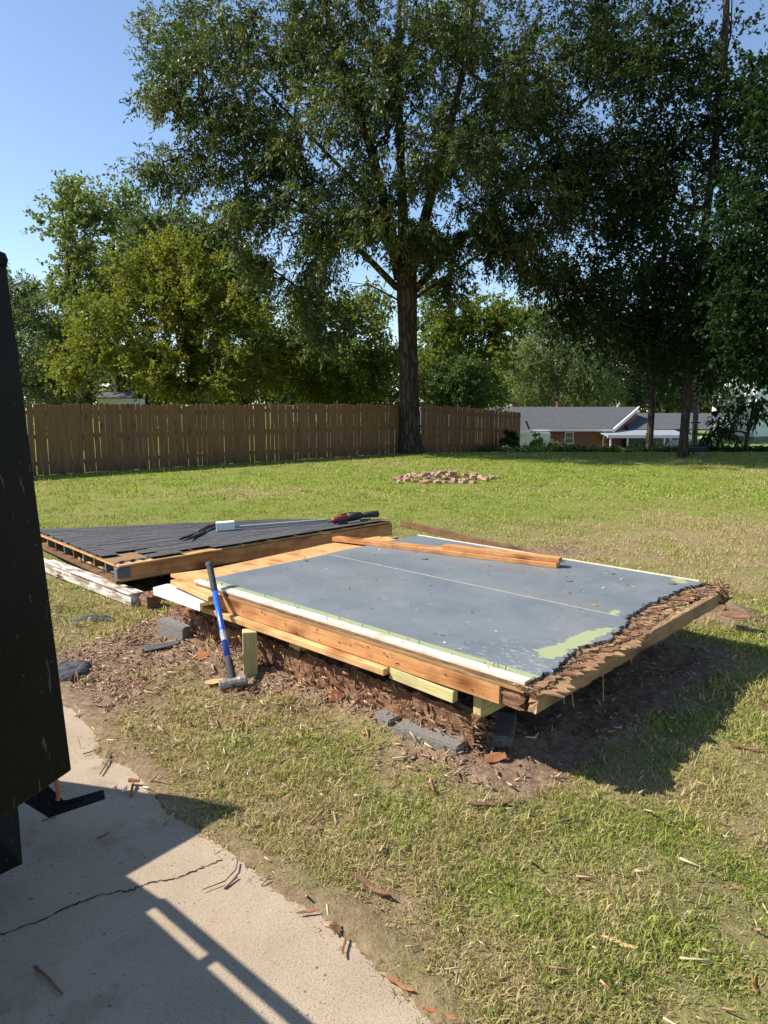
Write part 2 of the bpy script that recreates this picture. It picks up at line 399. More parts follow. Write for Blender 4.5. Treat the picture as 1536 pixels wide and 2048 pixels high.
idx = np.arange(nx * ny).reshape(ny, nx)
fq = np.stack([idx[:-1, :-1], idx[:-1, 1:], idx[1:, 1:], idx[1:, :-1]], -1).reshape(-1, 4)
gcol = np.stack([np.maximum(dirt_mask(XX, YY), 0.75 * sstep(0.08, -0.02, ES)), dry_mask(XX, YY), sstep(6, 14, YY)], -1).reshape(-1, 3)
gme = fast_mesh('lawn', np.stack([XX, YY, ZZ], -1).reshape(-1, 3), fq, M_ground, gcol, True)
struct(link(bpy.data.objects.new('lawn', gme)))

# concrete driveway
def _conc():
    g = G('aggregate_concrete'); o = g.obj()
    n1 = g.noise(o, 2.2, 5, 0.6); n2 = g.noise(o, 150, 3, 0.7); n3 = g.noise(o, 420, 2, 0.6)
    c = g.ramp(n1, [(0.3, (0.30, 0.235, 0.165)), (0.7, (0.40, 0.325, 0.24))])
    c = g.mix(g.ramp(n2, [(0.36, 0.8), (0.5, 0.0)]), c, (0.2, 0.145, 0.1))
    c = g.mix(g.ramp(n3, [(0.55, 0.0), (0.7, 0.45)]), c, (0.66, 0.57, 0.45))
    vo = g.n('TexVoronoi', 'Distance', Vector=o, Scale=34.0)
    big = g.ramp(vo, [(0.1, 1.0), (0.17, 0.0)])
    pick = g.ramp(g.noise(o, 13, 2, 0.5), [(0.5, 0.0), (0.6, 0.85)])
    c = g.mix(g.math('MULTIPLY', big, pick), c, (0.16, 0.14, 0.125))
    dk = g.n('TexVoronoi', 'Distance', Vector=g.map(o, (1, 1, 1), (1.3, 2.1, 0)), Scale=22.0)
    c = g.mix(g.math('MULTIPLY', g.ramp(dk, [(0.09, 0.9), (0.16, 0.0)]), g.ramp(g.noise(o, 7, 3, 0.6), [(0.48, 0.0), (0.56, 0.9)])), c, (0.09, 0.075, 0.06))
    sand = g.noise(o, 1.3, 5, 0.65)
    c = g.mix(g.ramp(sand, [(0.5, 0.0), (0.7, 0.5)]), c, (0.44, 0.34, 0.235))
    st = g.noise(g.map(o, (1, 1, 1), (3, 1, 0)), 3.4, 5, 0.65)
    c = g.mix(g.ramp(st, [(0.58, 0.0), (0.72, 0.55)]), c, (0.22, 0.13, 0.075))
    return g.done(g.pbr(c, 0.9, 0.15, g.bump(g.math('ADD', n2, g.math('MULTIPLY', big, -0.5)), 0.55, 0.004)))
M_conc = _conc()
ed_ = []
for (a, b) in zip(EDGE[:-1], EDGE[1:]):
    n_ = max(2, int(np.hypot(*(b - a)) / 0.025))
    for k in range(n_):
        p = a + (b - a) * k / n_; ed_.append((p[0] + 0.035 * (float(fbm(np.array(p[0] * 6), np.array(p[1] * 6), 3)) - .5), p[1] + 0.035 * (float(fbm(np.array(p[0] * 6 + 40), np.array(p[1] * 6), 3)) - .5)))
poly = ed_ + [(-2.5, -3.5), (-9, -3.5), (-9, 8.6)]
mb = MB(); mb.prism(poly, -0.1, 0.006)
driveway = struct(mb.build('driveway', M_conc))
def strip(pts, w, z, seed=1):
    r = random.Random(seed); L_, R_ = [], []
    P = []
    for (a, b) in zip(pts[:-1], pts[1:]):
        for k in range(9):
            t = k / 9; P.append(Vector((a[0] + (b[0] - a[0]) * t + r.uniform(-.006, .006), a[1] + (b[1] - a[1]) * t + r.uniform(-.006, .006), z)))
    P.append(Vector((*pts[-1][:2], z)))
    for i, p in enumerate(P):
        d = (P[min(i + 1, len(P) - 1)] - P[max(i - 1, 0)]); d.normalize(); nrm = Vector((-d.y, d.x, 0))
        ww = w * r.uniform(0.35, 1.3)
        L_.append(p + nrm * ww); R_.append(p - nrm * ww)
    vs = L_ + R_; n = len(P)
    return vs, [(i, i + 1, n + i + 1, n + i) for i in range(n - 1)]
M_crack = _plain('crack_dirt', (0.05, 0.035, 0.025), (0.02, 0.015, 0.012), 40, 1.0, 0.0)
mb = MB(); mb.add(*strip([at(-60, 1885), at(0, 1873), at(70, 1850), at(150, 1812), at(205, 1792), at(270, 1782), at(300, 1768), at(355, 1760), at(400, 1740), at(445, 1722)], 0.0028, 0.0085, 3))
mb.build('crack', M_crack, driveway, world=True)

# far setting: road and the neighbours' lawn are strips of the same lower ground
M_road = _plain('asphalt', (0.075, 0.075, 0.078), (0.05, 0.05, 0.053), 8, 0.9)
mb = MB(); mb.box((14, 49, -2.60), (60, 55, -2.53)); struct(mb.build('road', M_road))
mb = MB(); mb.box((14, 55, -2.60), (60, 55.9, -2.40)); struct(mb.build('kerb', _plain('pale_kerb', (0.5, 0.44, 0.36), (0.42, 0.36, 0.3), 8, 0.9)))
M_farlawn = _plain('bright_far_lawn', (0.16, 0.27, 0.04), (0.11, 0.2, 0.03), 12, 0.95)
mb = MB(); mb.box((14, 55.9, -2.60), (90, 90, -2.37)); struct(mb.build('far_lawn', M_farlawn))

# ------------------------------------------------------------------ grass
def blades(P, h, w, lean, col, segs):
    """P (N,3) roots; arrays h, w; returns verts, faces(list)"""
    N = len(P); ang = rg.uniform(0, 2 * np.pi, N); d = np.stack([np.cos(ang), np.sin(ang), np.zeros(N)], -1)
    s = np.stack([-np.sin(ang), np.cos(ang), np.zeros(N)], -1)
    twist = rg.uniform(-1, 1, N)[:, None]; s = s * np.cos(twist) + d * np.sin(twist)
    ln = lean[:, None]; H = h[:, None]; W = w[:, None]; up = np.array([0, 0, 1.0])
    tip = P + d * H * np.sin(ln) + up * H * np.cos(ln)
    midp = P + (d * np.sin(ln * 0.55) + up * np.cos(ln * 0.55)) * H * 0.55
    if segs == 1:
        V_ = np.stack([P - s * W, P + s * W, tip], 1).reshape(-1, 3)
        F_ = np.arange(3 * N).reshape(N, 3)
        return V_, F_, np.repeat(col, 3, 0)
    V_ = np.stack([P - s * W * 0.8, P + s * W * 0.8, midp + s * W, midp - s * W, tip], 1).reshape(-1, 3)
    b = np.arange(N)[:, None] * 5
    F_ = np.concatenate([b + np.array([0, 1, 2]), b + np.array([0, 2, 3]), b + np.array([3, 2, 4])], 0)
    return V_, F_, np.repeat(col, 5, 0)
def grass_cols(x, y, N):
    dry = dry_mask(x, y)
    isdry = rg.random(N) < np.clip(dry * 1.1, 0.07, 0.85)
    g1 = np.array([0.23, 0.27, 0.042]); g2 = np.array([0.34, 0.355, 0.085]); g3 = np.array([0.13, 0.19, 0.032])
    s1 = np.array([0.5, 0.42, 0.22]); s2 = np.array([0.33, 0.24, 0.115])
    t = rg.random(N)[:, None]; t2 = rg.random(N)[:, None]
    gr = np.where(t2 < 0.25, g3, g1 + (g2 - g1) * t); st = s1 + (s2 - s1) * t
    c = np.where(isdry[:, None], st, gr) * rg.uniform(0.8, 1.2, (N, 1))
    return c
def grass_zone(n, y0, y1, hmean, wmean, segs, cl=7, leanr=(0.35, 1.25), spread=0.03, pw=1.0):
    nc = n // cl
    yy = y0 + (y1 - y0) * rg.random(nc * 2) ** pw
    xx = (rg.random(nc * 2) * 2 - 1) * (yy * 0.60 + 1.3)
    xx += 0.12
    es = edge_side(xx, yy); dm = dirt_mask(xx, yy)
    tuft = fbm(xx * 3.3 + 9, yy * 3.3, 3)
    keep = (es > -0.045 - 0.2 * (fbm(xx * 3.3 + 7, yy * 3.3, 4) - 0.45) + 0.05 * rg.random(nc * 2)) & (rg.random(nc * 2) > dm * 1.04) & (rg.random(nc * 2) < 0.25 + 1.6 * np.clip(tuft - 0.28, 0, 1))
    u, v = to_uv(xx, yy); keep &= ~((u > 0.1) & (u < 3.2) & (v > 0.0) & (v < 2.4))
    xx, yy = xx[keep], yy[keep]
    tuft = tuft[keep]
    X = np.repeat(xx, cl) + rg.normal(0, spread, len(xx) * cl); Y = np.repeat(yy, cl) + rg.normal(0, spread, len(xx) * cl)
    N = len(X); P = np.stack([X, Y, ground_z(X, Y) - 0.004], -1)
    h = hmean * rg.lognormal(0, 0.4, N) * np.repeat(np.clip(0.55 + 1.1 * (tuft - 0.3), 0.45, 1.5), cl); w = wmean * rg.uniform(0.6, 1.4, N)
    lean = rg.uniform(*leanr, N)
    return blades(P, h, w, lean, grass_cols(X, Y, N), segs)
parts_ = [grass_zone(230000, 1.15, 3.4, 0.032, 0.0018, 2, cl=9, spread=0.02),
          grass_zone(220000, 3.4, 7.0, 0.034, 0.0028, 2, cl=9, spread=0.03),
          grass_zone(130000, 7.0, 13.0, 0.04, 0.0062, 1, spread=0.05),
          grass_zone(130000, 13.0, 26.5, 0.048, 0.012, 1, spread=0.09)]
off = 0; vs_, fs_, cs_ = [], [], []
for v_, f_, c_ in parts_:
    vs_.append(v_); fs_.append(f_ + off); cs_.append(c_); off += len(v_)
o = link(bpy.data.objects.new('grass', fast_mesh('grass', np.concatenate(vs_), np.concatenate(fs_), M_grass, np.concatenate(cs_))))
struct(tag(o, 'short patchy lawn grass, green mixed with dry straw', 'grass'), 'stuff')

# wood litter scattered over the bare soil
def litter(n, sel, size, name, label, cols, zoff=0.004, flat=0.35, wr=(0.12, 0.45)):
    xx = rg.uniform(-3.2, 3.6, n * 6); yy = rg.uniform(1.7, 8.8, n * 6)
    p = sel(xx, yy); uu_, vv_ = to_uv(xx, yy); p = p * np.where((vv_ > 0.25) | (uu_ < 0.2), 0.22, 1.0); k = rg.random(n * 6) < p; xx, yy = xx[k][:n], yy[k][:n]; N = len(xx)
    ln = size * np.minimum(rg.lognormal(0, 0.55, N), 3.2); wd = ln * rg.uniform(*wr, N); th = np.minimum(ln * 0.2, 0.008) * rg.uniform(0.4, 1, N)
    az = rg.uniform(0, 2 * np.pi, N); el = rg.normal(0, flat, N)
    d = np.stack([np.cos(az) * np.cos(el), np.sin(az) * np.cos(el), np.sin(el)], -1); s = np.stack([-np.sin(az), np.cos(az), rg.normal(0, 0.3, N)], -1)
    t = np.cross(d, s); c0 = np.stack([xx, yy, ground_z(xx, yy) + zoff + np.abs(np.sin(el)) * ln * 0.4], -1)
    VV = []
    for a, b, c in ((-1, -1, -1), (1, -.6, -1), (1, .5, -1), (-1, 1, -1), (-1, -1, 1), (1, -.6, 1), (1, .5, 1), (-1, 1, 1)):
        VV.append(c0 + d * (ln * a / 2)[:, None] + s * (wd * b / 2)[:, None] + t * (th * c / 2)[:, None])
    VV = np.stack(VV, 1).reshape(-1, 3); b = np.arange(N)[:, None] * 8
    FF = np.concatenate([b + np.array(q) for q in ((0,3,2,1),(4,5,6,7),(0,1,5,4),(1,2,6,5),(2,3,7,6),(3,0,4,7))], 0)
    pal = np.array(cols)[rg.integers(0, len(cols), N)] * rg.uniform(0.7, 1.25, (N, 1))
    o = link(bpy.data.objects.new(name, fast_mesh(name, VV, FF, M_chips, np.repeat(pal, 8, 0))))
    return struct(tag(o, label, 'wood litter'), 'stuff')
litter(24000, lambda x, y: dirt_mask(x, y) ** 2 * sstep(-0.05, 0.25, edge_side(x, y)), 0.014, 'wood_litter', 'crumbled rotten wood and bark litter over the bare soil',
       [(0.25, 0.14, 0.085), (0.36, 0.235, 0.145), (0.17, 0.1, 0.065), (0.46, 0.34, 0.22), (0.3, 0.15, 0.09), (0.33, 0.23, 0.155)], wr=(0.06, 0.4))
litter(2000, lambda x, y: (0.10 + 0.9 * sstep(2.0, 0.3, np.maximum(-to_uv(x, y)[1], 0))) * (1 - 0.5 * dirt_mask(x, y)) * sstep(-0.2, 0.1, edge_side(x, y)) * sstep(7.5, 5.5, y), 0.03, 'straw_litter', 'dry straw and splinters lying in the lawn',
       [(0.45, 0.34, 0.2), (0.38, 0.24, 0.14), (0.3, 0.17, 0.1), (0.5, 0.4, 0.25)], 0.012, wr=(0.05, 0.13))

litter(1700, lambda x, y: dirt_mask(x, y) ** 2 * sstep(-0.05, 0.25, edge_side(x, y)) * (0.3 + fbm(x * 5, y * 5, 2)), 0.034, 'bark_strips', 'long thin bark and wood fibres strewn over the bare soil',
       [(0.4, 0.28, 0.18), (0.3, 0.18, 0.11), (0.5, 0.37, 0.24), (0.2, 0.12, 0.08)], 0.012, 0.45, (0.04, 0.16))
# ------------------------------------------------------------------ trees
def norm(a): return a / np.maximum(np.linalg.norm(a, axis=-1, keepdims=True), 1e-9)
def skeleton(trunk, targets, bias=0.35, sag=0.06, seed=0, rtip=0.012, power=2.3, limbs=()):
    """connect clump centres to the trunk; returns edge arrays (a, b, ra, rb)"""
    r = np.random.default_rng(seed)
    P = [np.array(t[:3], float) for t in trunk]; par = [-1] + list(range(len(trunk) - 1)); path = [0.0]
    for i in range(1, len(P)): path.append(path[-1] + np.linalg.norm(P[i] - P[i - 1]) * 0.35)
    nt = len(P)
    attach_ok = [i >= (nt * 0.25) for i in range(nt)]
    trunk = list(trunk)
    for lb in limbs:
        j = min(range(nt), key=lambda q: np.linalg.norm(P[q] - np.array(lb[0][:3])))
        for q, t in enumerate(lb):
            if q == 0: prev = j; continue
            P.append(np.array(t[:3], float)); par.append(prev); path.append(path[prev] + 0.3 * np.linalg.norm(P[-1] - P[prev])); attach_ok.append(True); prev = len(P) - 1; trunk.append(t)
    nt = len(P)
    axis = P[-1][:2]
    order = np.argsort(np.min(np.linalg.norm(targets[:, None, :] - np.array(P)[None], axis=2), axis=1))
    leafn = []
    for k in order:
        t = targets[k]; A = np.array(P); dd = np.linalg.norm(A - t, axis=1)
        up = np.maximum(A[:, 2] - t[2], 0)
        cost = dd + bias * np.array(path) + up * 0.5 + np.where(attach_ok, 0, 99)
        j = int(np.argmin(cost)); a = P[j]; L = dd[j]
        m = max(2, int(L / 0.7)); prev = j
        bend = r.normal(0, 0.07 * L, 3)
        for q in range(1, m + 1):
            f = q / m
            p = a + (t - a) * f + bend * math.sin(math.pi * f) + np.array([0, 0, sag * L * math.sin(math.pi * f)])
            P.append(p); par.append(prev); path.append(path[prev] + L / m); attach_ok.append(True); prev = len(P) - 1
        leafn.append(prev)
    n = len(P); w = np.zeros(n)
    for l in leafn: w[l] += rtip ** power
    for i in range(n - 1, 0, -1):
        w[par[i]] += w[i]
        if w[i] == 0: w[i] = rtip ** power
    rad = w ** (1 / power)
    for i, t in enumerate(trunk): rad[i] = t[3]
    A = np.array(P)
    e = [(par[i], i) for i in range(nt, n)]
    a = np.array([x for x, _ in e]); b = np.array([y for _, y in e])
    ra = np.minimum(rad[a], rad[b] * 1.5); rb = rad[b]
    return A[a], A[b], ra, rb
def tubes(a, b, ra, rb, k=5):
    d = norm(b - a); h = np.where(np.abs(d[:, 2:3]) > 0.9, np.array([[1.0, 0, 0]]), np.array([[0, 0, 1.0]]))
    s = norm(np.cross(d, h)); t = np.cross(d, s); n = len(a); VV = []
    for p, r in ((a, ra), (b, rb)):
        for q in range(k):
            an = 2 * math.pi * q / k
            VV.append(p + (s * math.cos(an) + t * math.sin(an)) * r[:, None])
    VV = np.stack(VV, 1).reshape(-1, 3); base = np.arange(n)[:, None] * 2 * k
    FF = np.concatenate([base + np.array([q, (q + 1) % k, k + (q + 1) % k, k + q]) for q in range(k)], 0)
    return VV, FF
def foliage(cl, cr, axis, n_twig, n_leaf, twig, leaf, wid, cols, seed, droop=0.3, out=0.7, jitter=0.5):
    """sprays of leaves: every clump holds twigs, every twig leaves"""
    r = np.random.default_rng(seed); K = len(cl)
    C0 = np.repeat(cl, n_twig, 0); CR = np.repeat(cr, n_twig)
    dirv = norm(r.normal(0, 1, C0.shape)); outv = norm(C0 - axis) ; td = norm(dirv + out * outv + np.array([0, 0, -droop]))
    start = C0 + dirv * (CR * r.random(len(C0)) ** 0.5 * 0.6)[:, None]
    tl = twig * r.uniform(0.5, 1.3, len(C0)) * CR
    L = len(C0) * n_leaf
    S0 = np.repeat(start, n_leaf, 0); TD = np.repeat(td, n_leaf, 0); TL = np.repeat(tl, n_leaf)
    f = r.random(L)
    p = S0 + TD * (f * TL)[:, None] + np.array([0, 0, -1.0]) * (droop * 0.35 * TL * f * f)[:, None] + r.normal(0, 0.04, (L, 3)) * jitter * 2
    d = norm(TD * 0.6 + norm(r.normal(0, 1, (L, 3))) + np.array([0, 0, -droop]))
    up = norm(r.normal(0, 0.75, (L, 3)) + np.array([0, 0, 1.0]))
    s = norm(np.cross(d, up)); ll = leaf * r.uniform(0.65, 1.35, L)[:, None]; ww = wid * r.uniform(0.7, 1.3, L)[:, None]
    nn = np.cross(s, d) * ll * 0.12
    VV = np.stack([p, p + d * ll * 0.5 + s * ww + nn, p + d * ll, p + d * ll * 0.5 - s * ww + nn], 1).reshape(-1, 3)
    FF = np.arange(4 * L).reshape(L, 4)
    cols = np.array(cols); ci = r.random(K)
    cc = np.repeat(ci, n_twig * n_leaf) * 0.65 + r.random(L) * 0.35
    q = np.clip(cc * (len(cols) - 1), 0, len(cols) - 1.001); i0 = q.astype(int); fr = (q - i0)[:, None]
    col = (cols[i0] * (1 - fr) + cols[i0 + 1] * fr) * r.uniform(0.75, 1.25, (L, 1))
    return VV, FF, np.repeat(col, 4, 0)
def lobes_to_clumps(lobes, seed, depth=1.0):
    """lobe: x, y, rx, ry in survey pixels at distance Y, half depth dY, number of clumps"""
    r = np.random.default_rng(seed); out = []
    for (x, y, rx, ry, Y, dY, n) in lobes:
        q = norm(r.normal(0, 1, (n, 3))) * (r.random((n, 1)) ** (1 / 2.0))
        for a in q:
            Yq = Y + a[1] * dY; out.append(atY(x + a[0] * rx, y + a[2] * ry, Yq))
    return np.array([tuple(p) for p in out])
def trunk_obj(pts, mat, parent, n=14, flare=1.0, seed=0, name='trunk'):
    r = random.Random(seed); vs, fs = [], []; P = []
    for (a, b) in zip(pts[:-1], pts[1:]):
        m = 6
        for q in range(m):
            f = q / m; P.append([a[i] + (b[i] - a[i]) * f for i in range(4)])
    P.append(list(pts[-1]))
    ph = [r.uniform(0, 6.28) for _ in range(4)]
    for i, (x, y, z, rad) in enumerate(P):
        hgt = z - P[0][2]; fl = 1 + flare * math.exp(-hgt / max(0.12, rad * 0.9))
        for k in range(n):
            an = 2 * math.pi * k / n
            rr = rad * (1 + 0.07 * math.sin(3 * an + ph[0] + hgt * .3) + 0.05 * math.sin(5 * an + ph[1])) * (1 + (fl - 1) * (0.6 + 0.4 * math.sin(4 * an + ph[2])))
            vs.append((x + math.cos(an) * rr, y + math.sin(an) * rr, z))
    for i in range(len(P) - 1):
        for k in range(n):
            fs.append((i * n + k, i * n + (k + 1) % n, (i + 1) * n + (k + 1) % n, (i + 1) * n + k))
    me = fast_mesh(name, vs, fs, mat, None, True)
    return link(bpy.data.objects.new(name, me), parent, Matrix.Identity(4))
def make_tree(name, label, trunk, clumps, crad, cols, bark, leafm=None, n_twig=10, n_leaf=16, twig=1.0, leaf=0.14, wid=0.03, seed=1, droop=0.3, group=None, flare=0.6, bias=0.35, rtip=0.012, out=0.7, cat='tree', k=5, jitter=0.5, limbs=()):
    base = trunk[0]
    t = thing(name, label, cat, base[:3], group=group)
    trunk_obj(trunk, bark, t, flare=flare, seed=seed)
    for q, lb in enumerate(limbs): trunk_obj(lb, bark, t, n=9, flare=0.0, seed=seed + q, name='limb')
    a, b, ra, rb = skeleton(trunk, clumps, bias, seed=seed, rtip=rtip, limbs=limbs)
    VV, FF = tubes(a, b, ra, rb, k)
    link(bpy.data.objects.new('branches', fast_mesh('branches', VV, FF, bark, None, True)), t, Matrix.Identity(4))['kind'] = 'stuff'
    rr = np.random.default_rng(seed + 5); cr = crad * rr.uniform(0.7, 1.3, len(clumps))
    axis = np.array([trunk[-1][0], trunk[-1][1], clumps[:, 2].mean()])
    VV, FF, CC = foliage(clumps, cr, axis, n_twig, n_leaf, twig, leaf, wid, cols, seed + 9, droop, out, jitter)
    link(bpy.data.objects.new('crown', fast_mesh('crown', VV, FF, leafm or M_leaf, CC)), t, Matrix.Identity(4))
    return t

OAK = [(0.028, 0.046, 0.015), (0.047, 0.07, 0.021), (0.088, 0.11, 0.033), (0.165, 0.168, 0.05)]
Yo = 25.6
oak_lobes = [(420, 80, 130, 100, Yo, 3.5, 34), (350, 335, 70, 45, Yo, 2, 16), (335, 180, 45, 60, Yo, 2, 12), (470, 235, 150, 100, Yo, 4, 44), (600, 80, 150, 110, Yo, 4.5, 46),
             (600, 330, 150, 90, Yo - 1, 4, 44), (500, 420, 90, 55, Yo, 2.5, 20), (720, 190, 140, 120, Yo - 2, 4, 44), (860, 70, 190, 110, Yo, 5, 56), (880, 300, 170, 110, Yo - 2, 4, 50),
             (1010, 190, 170, 130, Yo, 5, 54), (1050, 390, 140, 80, Yo, 4, 40), (660, 470, 110, 60, Yo - 1, 3, 28), (630, 560, 70, 60, Yo, 2.2, 12), (520, 520, 40, 45, Yo, 1.5, 8),
             (640, 650, 50, 50, Yo + .5, 1.5, 7), (730, 420, 80, 70, Yo - 2, 3, 22), (830, 470, 60, 40, Yo - 2, 2, 12), (930, 470, 110, 50, Yo, 3, 26), (1040, 480, 70, 60, Yo, 2.5, 18), (1080, 540, 40, 40, Yo, 1.5, 8),
             (1160, 110, 140, 120, Yo + 1, 4, 44), (1160, 320, 130, 100, Yo + 1, 4, 38), (900, 560, 40, 25, Yo, 1, 5),
             (560, -120, 240, 120, Yo, 5, 40), (900, -140, 260, 130, Yo, 5, 44), (1180, -100, 180, 120, Yo, 5, 30)]
oc = lobes_to_clumps(oak_lobes, 3)
b0 = atY(818, 905, Yo)
oak_tr = [(b0.x, Yo, -0.15, 0.40), (b0.x - 0.02, Yo, 1.2, 0.355), (b0.x - .08, Yo, 4.0, 0.33), (b0.x - .12, Yo, 6.0, 0.36), (b0.x - .05, Yo + .1, 7.2, 0.3)]
def limb(pts, r0, r1):
    n_ = len(pts); return [(*atY(x, y, Yo + dy), r0 + (r1 - r0) * q / (n_ - 1)) for q, (x, y, dy) in enumerate(pts)]
oak_limbs = [limb([(800, 560, 0), (778, 450, -.5), (745, 310, -1), (695, 160, -1.2), (650, 10, -1), (630, -130, -.5)], .22, .05),
             limb([(810, 545, 0), (806, 420, .3), (800, 260, .4), (795, 100, .6), (805, -120, .6)], .24, .05),
             limb([(818, 560, 0), (850, 440, -.4), (885, 300, -.8), (930, 130, -.6), (965, -110, 0)], .24, .05),
             limb([(822, 590, 0), (880, 520, .4), (960, 440, 1), (1060, 330, 1.2), (1180, 190, 1.2)], .17, .04),
             limb([(798, 580, 0), (720, 500, -.6), (620, 425, -1), (520, 355, -1), (420, 310, -.6)], .17, .03),
             limb([(800, 540, 0), (715, 370, .8), (590, 240, 1.2), (470, 120, 1)], .15, .03),
             limb([(825, 600, 0), (890, 555, -.6), (990, 490, -1), (1080, 450, -1)], .11, .03),
             limb([(796, 600, 0), (740, 570, .5), (670, 560, .8), (620, 600, .8)], .08, .02)]
make_tree('oak_tree', 'huge oak with thick brown trunk standing at the fence corner', oak_tr, oc, 0.74, OAK, M_bark, n_twig=11, n_leaf=22, twig=0.95, leaf=0.165, wid=0.028, seed=4, droop=0.45, flare=0.75, bias=0.3, rtip=0.014, limbs=oak_limbs)

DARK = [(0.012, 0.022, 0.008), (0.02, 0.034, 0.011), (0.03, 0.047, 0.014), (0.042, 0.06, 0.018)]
def gzf(x, y): return float(gz(x, y))
# slim trees of the shady corner on the right
p = at(1365, 915); y2 = p.y
cl = lobes_to_clumps([(1330, 120, 150, 130, y2, 3, 40), (1440, 300, 120, 140, y2, 3, 40), (1290, 330, 110, 110, y2, 3, 30), (1330, 520, 130, 90, y2, 2.5, 32), (1450, 560, 110, 100, y2, 2.5, 28), (1290, 640, 100, 60, y2, 2.5, 20), (1420, -120, 180, 120, y2, 3, 20), (1430, 700, 80, 50, y2, 2, 12)], 21)
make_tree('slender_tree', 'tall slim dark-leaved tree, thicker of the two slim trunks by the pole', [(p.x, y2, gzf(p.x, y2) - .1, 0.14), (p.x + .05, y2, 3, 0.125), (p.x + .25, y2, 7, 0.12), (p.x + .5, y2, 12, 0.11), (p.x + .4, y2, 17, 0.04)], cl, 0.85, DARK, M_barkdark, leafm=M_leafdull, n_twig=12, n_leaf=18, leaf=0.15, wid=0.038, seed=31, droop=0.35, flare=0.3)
p = atY(1299, 893, 28.5); y2 = 28.5
cl = lobes_to_clumps([(1230, 560, 110, 90, y2, 3, 30), (1300, 440, 110, 90, y2, 3, 26), (1180, 640, 90, 60, y2, 2.5, 22), (1310, 690, 90, 50, y2, 2, 16), (1230, 420, 90, 90, y2, 3, 22), (1120, 560, 60, 50, y2, 2, 12), (1390, 640, 80, 70, y2, 2, 12)], 22)
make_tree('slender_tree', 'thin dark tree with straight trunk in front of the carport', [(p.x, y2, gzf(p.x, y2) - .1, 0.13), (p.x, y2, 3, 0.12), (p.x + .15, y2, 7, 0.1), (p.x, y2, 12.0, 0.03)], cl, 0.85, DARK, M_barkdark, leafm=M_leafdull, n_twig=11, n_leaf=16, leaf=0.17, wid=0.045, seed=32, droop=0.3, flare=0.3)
y2 = 20.5; p = atY(1660, 900, y2)
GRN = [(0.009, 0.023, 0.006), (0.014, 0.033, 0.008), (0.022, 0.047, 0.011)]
cl = lobes_to_clumps([(1500, 620, 70, 110, y2, 2.5, 34), (1530, 430, 90, 100, y2, 2.5, 30), (1515, 700, 50, 40, y2, 2, 14), (1560, 230, 90, 120, y2, 2.5, 26), (1640, 450, 120, 220, y2, 2.5, 26)], 23)
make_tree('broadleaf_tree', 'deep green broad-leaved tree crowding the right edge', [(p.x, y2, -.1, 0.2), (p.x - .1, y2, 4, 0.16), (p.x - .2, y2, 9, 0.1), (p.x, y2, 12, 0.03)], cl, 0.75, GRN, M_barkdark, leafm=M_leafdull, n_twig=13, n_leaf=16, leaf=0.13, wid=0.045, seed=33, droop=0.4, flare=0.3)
y2 = 28.0; p = atY(1489, 893, y2)
cl = lobes_to_clumps([(1450, 850, 38, 24, y2, 1, 8), (1485, 815, 50, 22, y2, 1.2, 8), (1525, 820, 22, 20, y2, 1, 4), (1425, 872, 16, 12, y2, .7, 3)], 24)
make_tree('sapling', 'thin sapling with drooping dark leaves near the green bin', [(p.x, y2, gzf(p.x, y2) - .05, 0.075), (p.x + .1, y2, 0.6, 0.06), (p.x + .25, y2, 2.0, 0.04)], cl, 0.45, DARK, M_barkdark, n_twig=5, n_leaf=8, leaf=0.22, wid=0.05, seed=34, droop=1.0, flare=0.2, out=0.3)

# trees behind the fence
MAP_ = [(0.085, 0.12, 0.02), (0.13, 0.155, 0.027), (0.185, 0.19, 0.036), (0.24, 0.19, 0.048)]
y2 = 33.0; p = atY(388, 806, y2)
cl = lobes_to_clumps([(330, 505, 60, 22, y2, 1.6, 10), (265, 545, 60, 20, y2, 2, 12), (400, 550, 80, 26, y2, 2.4, 18), (300, 590, 100, 24, y2, 3, 24), (430, 600, 90, 24, y2, 3, 22), (215, 630, 70, 22, y2, 2.6, 18), (340, 645, 120, 26, y2, 3.5, 30), (470, 650, 80, 26, y2, 3, 20), (180, 690, 60, 20, y2, 2.5, 16), (290, 705, 120, 26, y2, 3.5, 30), (430, 705, 120, 28, y2, 3.5, 30), (150, 740, 40, 22, y2, 2, 12), (310, 755, 60, 22, y2, 3.5, 16), (400, 765, 120, 26, y2, 3.5, 28), (520, 720, 50, 40, y2, 2.5, 14)], 41)
zz = gzf(0, y2)
make_tree('maple_tree', 'wide yellow-green maple spreading just behind the fence', [(p.x, y2, zz - .1, 0.28), (p.x, y2, 2.2, 0.25), (p.x - .1, y2, 4.2, 0.18), (p.x - .4, y2, 7.0, 0.08)], cl, 0.62, MAP_, M_barkdark, M_leafdull, n_twig=13, n_leaf=16, twig=1.25, leaf=0.145, wid=0.055, seed=42, droop=0.12, flare=0.2, rtip=0.011)
GUM = [(0.09, 0.13, 0.035), (0.13, 0.175, 0.05), (0.18, 0.21, 0.06), (0.22, 0.21, 0.065)]
y2 = 46.0; p = atY(163, 800, y2)
cl = lobes_to_clumps([(140, 400, 30, 30, y2, 2, 12), (135, 450, 50, 38, y2, 2.5, 20), (185, 430, 22, 30, y2, 1.5, 8), (150, 520, 45, 40, y2, 2.5, 18), (110, 580, 55, 35, y2, 2.5, 18), (170, 580, 50, 50, y2, 2.5, 20), (130, 650, 60, 45, y2, 2.5, 20), (205, 640, 30, 40, y2, 2, 10)], 43)
